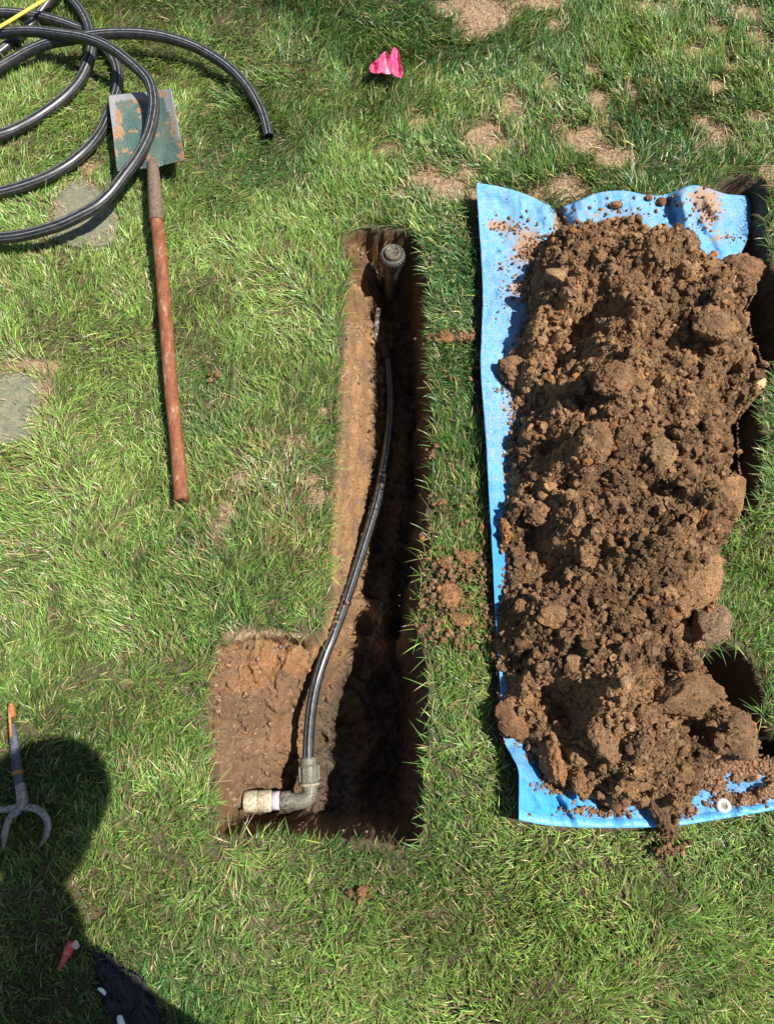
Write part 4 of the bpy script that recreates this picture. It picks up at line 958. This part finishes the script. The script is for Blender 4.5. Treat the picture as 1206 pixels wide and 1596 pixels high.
rd_ = FS[..., 2] + .007*np.sin(FS[..., 0]*.34+1.4)*np.sin(kk[..., 0]*np.pi)**.7 + .004*fbm2(FS[..., 0]*.2, FS[..., 1]*.2, 66, 3)
FW = ats(FS[..., 0], FS[..., 1], rd_)
wh = np.exp(-((FS[..., 0]-(603+.15*(FS[..., 1]-100)))/2.8)**2)*np.clip((FS[..., 1]-90)/6, 0, 1)
bri = .5+.5*np.sin(FS[..., 0]*.42+.4)
fcol = np.array((.80, .05, .20))[None, None]*(1-wh[..., None]) + np.array((.85, .70, .82))*wh[..., None]
sheet = npmesh('flag_sheet', FW.reshape(-1, 3), grid_faces(60, 24)[:, ::-1], mpk.m, col=fcol.reshape(-1, 3), parent=fl)
s_ = sheet.modifiers.new('thickness', 'SOLIDIFY'); s_.thickness = .0006
mw = M('wire'); mw.set((.35, .33, .3), .4, .8)
tube('wire_stake', catmull([tuple(at(602, 113, -.03)), tuple(at(603, 110, .02)), tuple(at(604, 96, .040))], .01), .0012, mw.m, fl, 8)

# ------------------------------------------------------------------ things lying in the photographer's shadow
ct_ = empty('hand_cultivator', at(30, 1250, 0), 'small hand tool with dusty blue grip and curved grey tines at the left edge', 'garden tool')
mgr = M('blue_grip'); mgr.set(mgr.ramp(mgr.noise(150, 4, .7), [(.4, (.035, .045, .070)), (.65, (.12, .13, .15))]), .6)
mor = M('orange_plastic'); mor.set(mor.ramp(mor.noise(150, 3, .6), [(.4, (.30, .10, .03)), (.65, (.40, .21, .09))]), .5)
mst = M('dusty_steel'); mst.set(mst.ramp(mst.noise(140, 4, .7), [(.38, (.16, .15, .14)), (.62, (.42, .38, .33))]), .55, .2)
gr = catmull([tuple(at(15, 1128, .044)), tuple(at(19, 1160, .044)), tuple(at(23, 1195, .044)), tuple(at(27, 1225, .044))], .005)
tube('grip', gr, np.interp(np.linspace(0, 1, len(gr)), [0, .3, .7, 1], [.0075, .0100, .0110, .0095]), mgr.m, ct_, 20)
tube('inlay', catmull([tuple(at(11, 1110, .052)), tuple(at(13.5, 1150, .055))], .01), .0034, mor.m, ct_, 12)
g2 = catmull([tuple(at(13.5, 1096, .044)), tuple(at(14, 1104, .044)), tuple(at(15, 1118, .044))], .004)
tube('end_cap', g2, np.interp(np.linspace(0, 1, len(g2)), [0, .4, 1], [.005, .0085, .0080]), mor.m, ct_, 20)
tube('ring', [tuple(at(23.5, 1201, .044)), tuple(at(24.4, 1208, .044))], .0122, mor.m, ct_, 24)
g3 = catmull([tuple(at(27, 1222, .044)), tuple(at(31, 1243, .044)), tuple(at(31, 1262, .040))], .004)
tube('ferrule', g3, np.interp(np.linspace(0, 1, len(g3)), [0, .5, .8, 1], [.0105, .0125, .0135, .010]), mst.m, ct_, 20)
for tp in ([(30,1255,.040),(12,1261,.042),(-8,1262,.045),(-28,1262,.048)], [(28,1262,.042),(12,1275,.046),(5,1295,.046),(2,1320,.036)], [(34,1258,.040),(55,1262,.048),(70,1278,.050),(70,1300,.044),(60,1318,.034)]):
    t_ = catmull([tuple(at(*p)) for p in tp], .004)
    tube('tine', t_, np.interp(np.linspace(0, 1, len(t_)), [0, .7, 1], [.0085, .0070, .0030]), mst.m, ct_, 14)
ct_.location.z -= .013
# red-handled thing
rk = empty('red_handle', at(104, 1490, 0), 'small red plastic handle half sunk in the grass at the lower left', 'tool')
mrd = M('red_plastic'); mrd.set(mrd.ramp(mrd.noise(130, 3, .6), [(.4, (.62, .03, .04)), (.7, (.70, .22, .18))]), .45, 0, .5)
g4 = catmull([tuple(at(90, 1512, .030)), tuple(at(99, 1495, .036)), tuple(at(107, 1478, .042)), tuple(at(111, 1468, .042))], .004)
tube('grip', g4, np.interp(np.linspace(0, 1, len(g4)), [0, .3, .7, 1], [.0045, .0065, .0105, .0085]), mrd.m, rk, 20)
mpl = M('pale_insert'); mpl.set((.62, .45, .38), .5)
g5 = catmull([tuple(at(112, 1470, .046)), tuple(at(120, 1479, .044))], .004); tube('pale_insert', g5, np.interp(np.linspace(0, 1, len(g5)), [0, .5, 1], [.0075, .0080, .0040]), mpl.m, rk, 16)
rk.location.z -= .008
# dark cloth
mcl = M('black_cloth'); mcl.set(mcl.ramp(mcl.noise(300, 3, .6), [(.4, (.020, .020, .022)), (.7, (.06, .06, .062))]), .9)
V, Fc = ICO[5]; c0 = at(200, 1552, .022)
Vc = V*np.array((.095, .040, .018)); a_ = R(-50); Rz = np.array([[math.cos(a_), -math.sin(a_), 0], [math.sin(a_), math.cos(a_), 0], [0, 0, 1]])
Vc = Vc*(1+.75*fbm3(V*1.9, 9, 5, .6)[:, None]); Vc[:, 2] += .016*(1-np.abs(fbm3(V*3.4+5, 4, 4)))**3; Vc = Vc @ Rz.T
clo = npmesh('black_cloth', Vc, [Fc], mcl.m); clo.location = c0
tag(clo, 'crumpled black cloth lying in the shaded grass at the bottom left', 'cloth')
mwp = M('pale_scrap'); mwp.set(mwp.ramp(mwp.noise(200, 3, .6), [(.4, (.80, .88, .82)), (.7, (.55, .62, .6))]), .7)
for (px, py, sc_, lb) in ((158, 1547, 8.5, 'small pale scrap on the left side of the black cloth, whole in view'), (188, 1593, 10, 'pale scrap on the black cloth cut by the photo\'s bottom edge')):
    n = 7; ang = np.sort(rng.uniform(0, 2*np.pi, n)); rr = sc_*rng.uniform(.75, 1.1, n)
    top_ = ats(px+rr*np.cos(ang), py+rr*np.sin(ang), .062 + .004*rng.uniform(size=n)); cc = ats([px], [py], [.068])
    Vp = np.vstack([top_, cc, top_-np.array((0, 0, .003))]); j = np.arange(n); j2 = (j+1) % n
    o_ = npmesh('paper_scrap', Vp, [np.stack([j2, j, np.full(n, n)], 1), np.stack([j, j2, n+1+j2, n+1+j], 1)], mwp.m, smooth=False)
    tag(o_, lb, 'scrap')

# ------------------------------------------------------------------ the photographer, whose shadow falls into the lower left
def person():
    J = {'pelvis': (.06, -.66, .95, .145), 'waist': (.06, -.64, 1.10, .135), 'chest': (.02, -.52, 1.32, .160), 'neck0': (.075, -.44, 1.47, .070), 'neck': (.145, -.35, 1.55, .058),
         'head0': (.225, -.28, 1.62, .090), 'head1': (.235, -.23, 1.70, .105), 'head2': (.24, -.20, 1.78, .082),
         'rsh': (.20, -.60, 1.42, .062), 'rel': (.02, -.38, 1.24, .046), 'rwr': (.020, -.16, 1.64, .032), 'rha': (.020, -.105, 1.735, .028),
         'lsh': (-.12, -.44, 1.42, .085), 'lel': (-.26, -.34, 1.26, .050), 'lwr': (-.14, -.17, 1.66, .030), 'lha': (-.105, -.105, 1.735, .026),
         'rhip': (.16, -.66, .88, .10), 'rkn': (.19, -.62, .50, .070), 'ran': (.20, -.70, .09, .048), 'rto': (.22, -.56, .035, .040),
         'lhip': (-.04, -.66, .88, .10), 'lkn': (-.10, -.62, .50, .070), 'lan': (-.12, -.70, .09, .048), 'lto': (-.14, -.56, .035, .040)}
    names = list(J); E = [('pelvis','waist'),('waist','chest'),('chest','neck0'),('neck0','neck'),('neck','head0'),('head0','head1'),('head1','head2'),('chest','rsh'),('rsh','rel'),('rel','rwr'),('rwr','rha'),
         ('chest','lsh'),('lsh','lel'),('lel','lwr'),('lwr','lha'),('pelvis','rhip'),('rhip','rkn'),('rkn','ran'),('ran','rto'),('pelvis','lhip'),('lhip','lkn'),('lkn','lan'),('lan','lto')]
    root = Vector((.04, -.66, 0)); Vv = [Vector(J[n][:3])-root for n in names]; Rr = [J[n][3] for n in names]; Ed = [(names.index(a), names.index(b)) for a, b in E]
    for side, sx in (('rha', 1), ('lha', -1)):
        hp = Vector(J[side][:3]); hi = names.index(side)
        for k in range(5):
            b0 = hp + Vector((0, .006, .002+.012*k)); b1 = b0 + Vector((-sx*.016, .014, .004)); b2 = b1 + Vector((-sx*.024, .004, 0))
            i0 = len(Vv); Vv += [b0-root, b1-root, b2-root]; Rr += [.0095, .0085, .0075]; Ed += [(hi, i0), (i0, i0+1), (i0+1, i0+2)]
    me = bpy.data.meshes.new('person'); me.from_pydata(Vv, Ed, []); o = bpy.data.objects.new('person', me); C.objects.link(o); o.location = root
    sk_ = o.modifiers.new('skin', 'SKIN')
    for i, r_ in enumerate(Rr): me.skin_vertices[0].data[i].radius = (r_, r_)
    me.skin_vertices[0].data[0].use_root = True
    sb = o.modifiers.new('sub', 'SUBSURF'); sb.levels = 2; sb.render_levels = 2
    m = M('clothes_and_skin'); s = m.new('ShaderNodeSeparateXYZ'); m.l(m.coord('Object'), s.inputs[0])
    m.set(m.ramp(m.math('DIVIDE', s.outputs[2], 2.0), [(.05, (.03, .03, .03)), (.0501, (.05, .07, .13)), (.5, (.05, .07, .13)), (.505, (.22, .23, .25)), (.74, (.22, .23, .25)), (.76, (.5, .33, .25))]), .8)
    for nd in m.N:
        if nd.type == 'VALTORGB': nd.color_ramp.interpolation = 'CONSTANT'
    me.materials.append(m.m)
    tag(o, 'person with arms raised holding a phone, casting the shadow at the lower left', 'person')
    # hat
    hm = M('hat_cloth'); hm.set((.08, .09, .10), .9)
    ax_ = Vector((.02, .25, 1)).normalized()
    hc_ = lathe('cap', [(.150, -.012), (.155, -.006), (.100, .004), (.098, .030), (.085, .075), (.045, .100), (.001, .104)], (.240, -.215, 1.735), hm.m, o, 40, ax_)
    return o
person()
ph = M('phone_black'); ph.set((.02, .02, .02), .3)
bm = bmesh.new(); bmesh.ops.create_cube(bm, size=1); bmesh.ops.scale(bm, vec=(.075, .155, .008), verts=bm.verts); bmesh.ops.bevel(bm, geom=list(bm.edges), offset=.003, segments=3, affect='EDGES')
me = bpy.data.meshes.new('phone'); bm.to_mesh(me); bm.free(); me.materials.append(ph.m); po = bpy.data.objects.new('phone', me); C.objects.link(po)
po.rotation_euler = (TILT, 0, 0); po.location = Vector((-.024, 0, CAM_H)) + Matrix.Rotation(TILT, 3, 'X') @ Vector((0, -.06, .012))
tag(po, 'slim black phone held out in front of the standing person', 'phone')
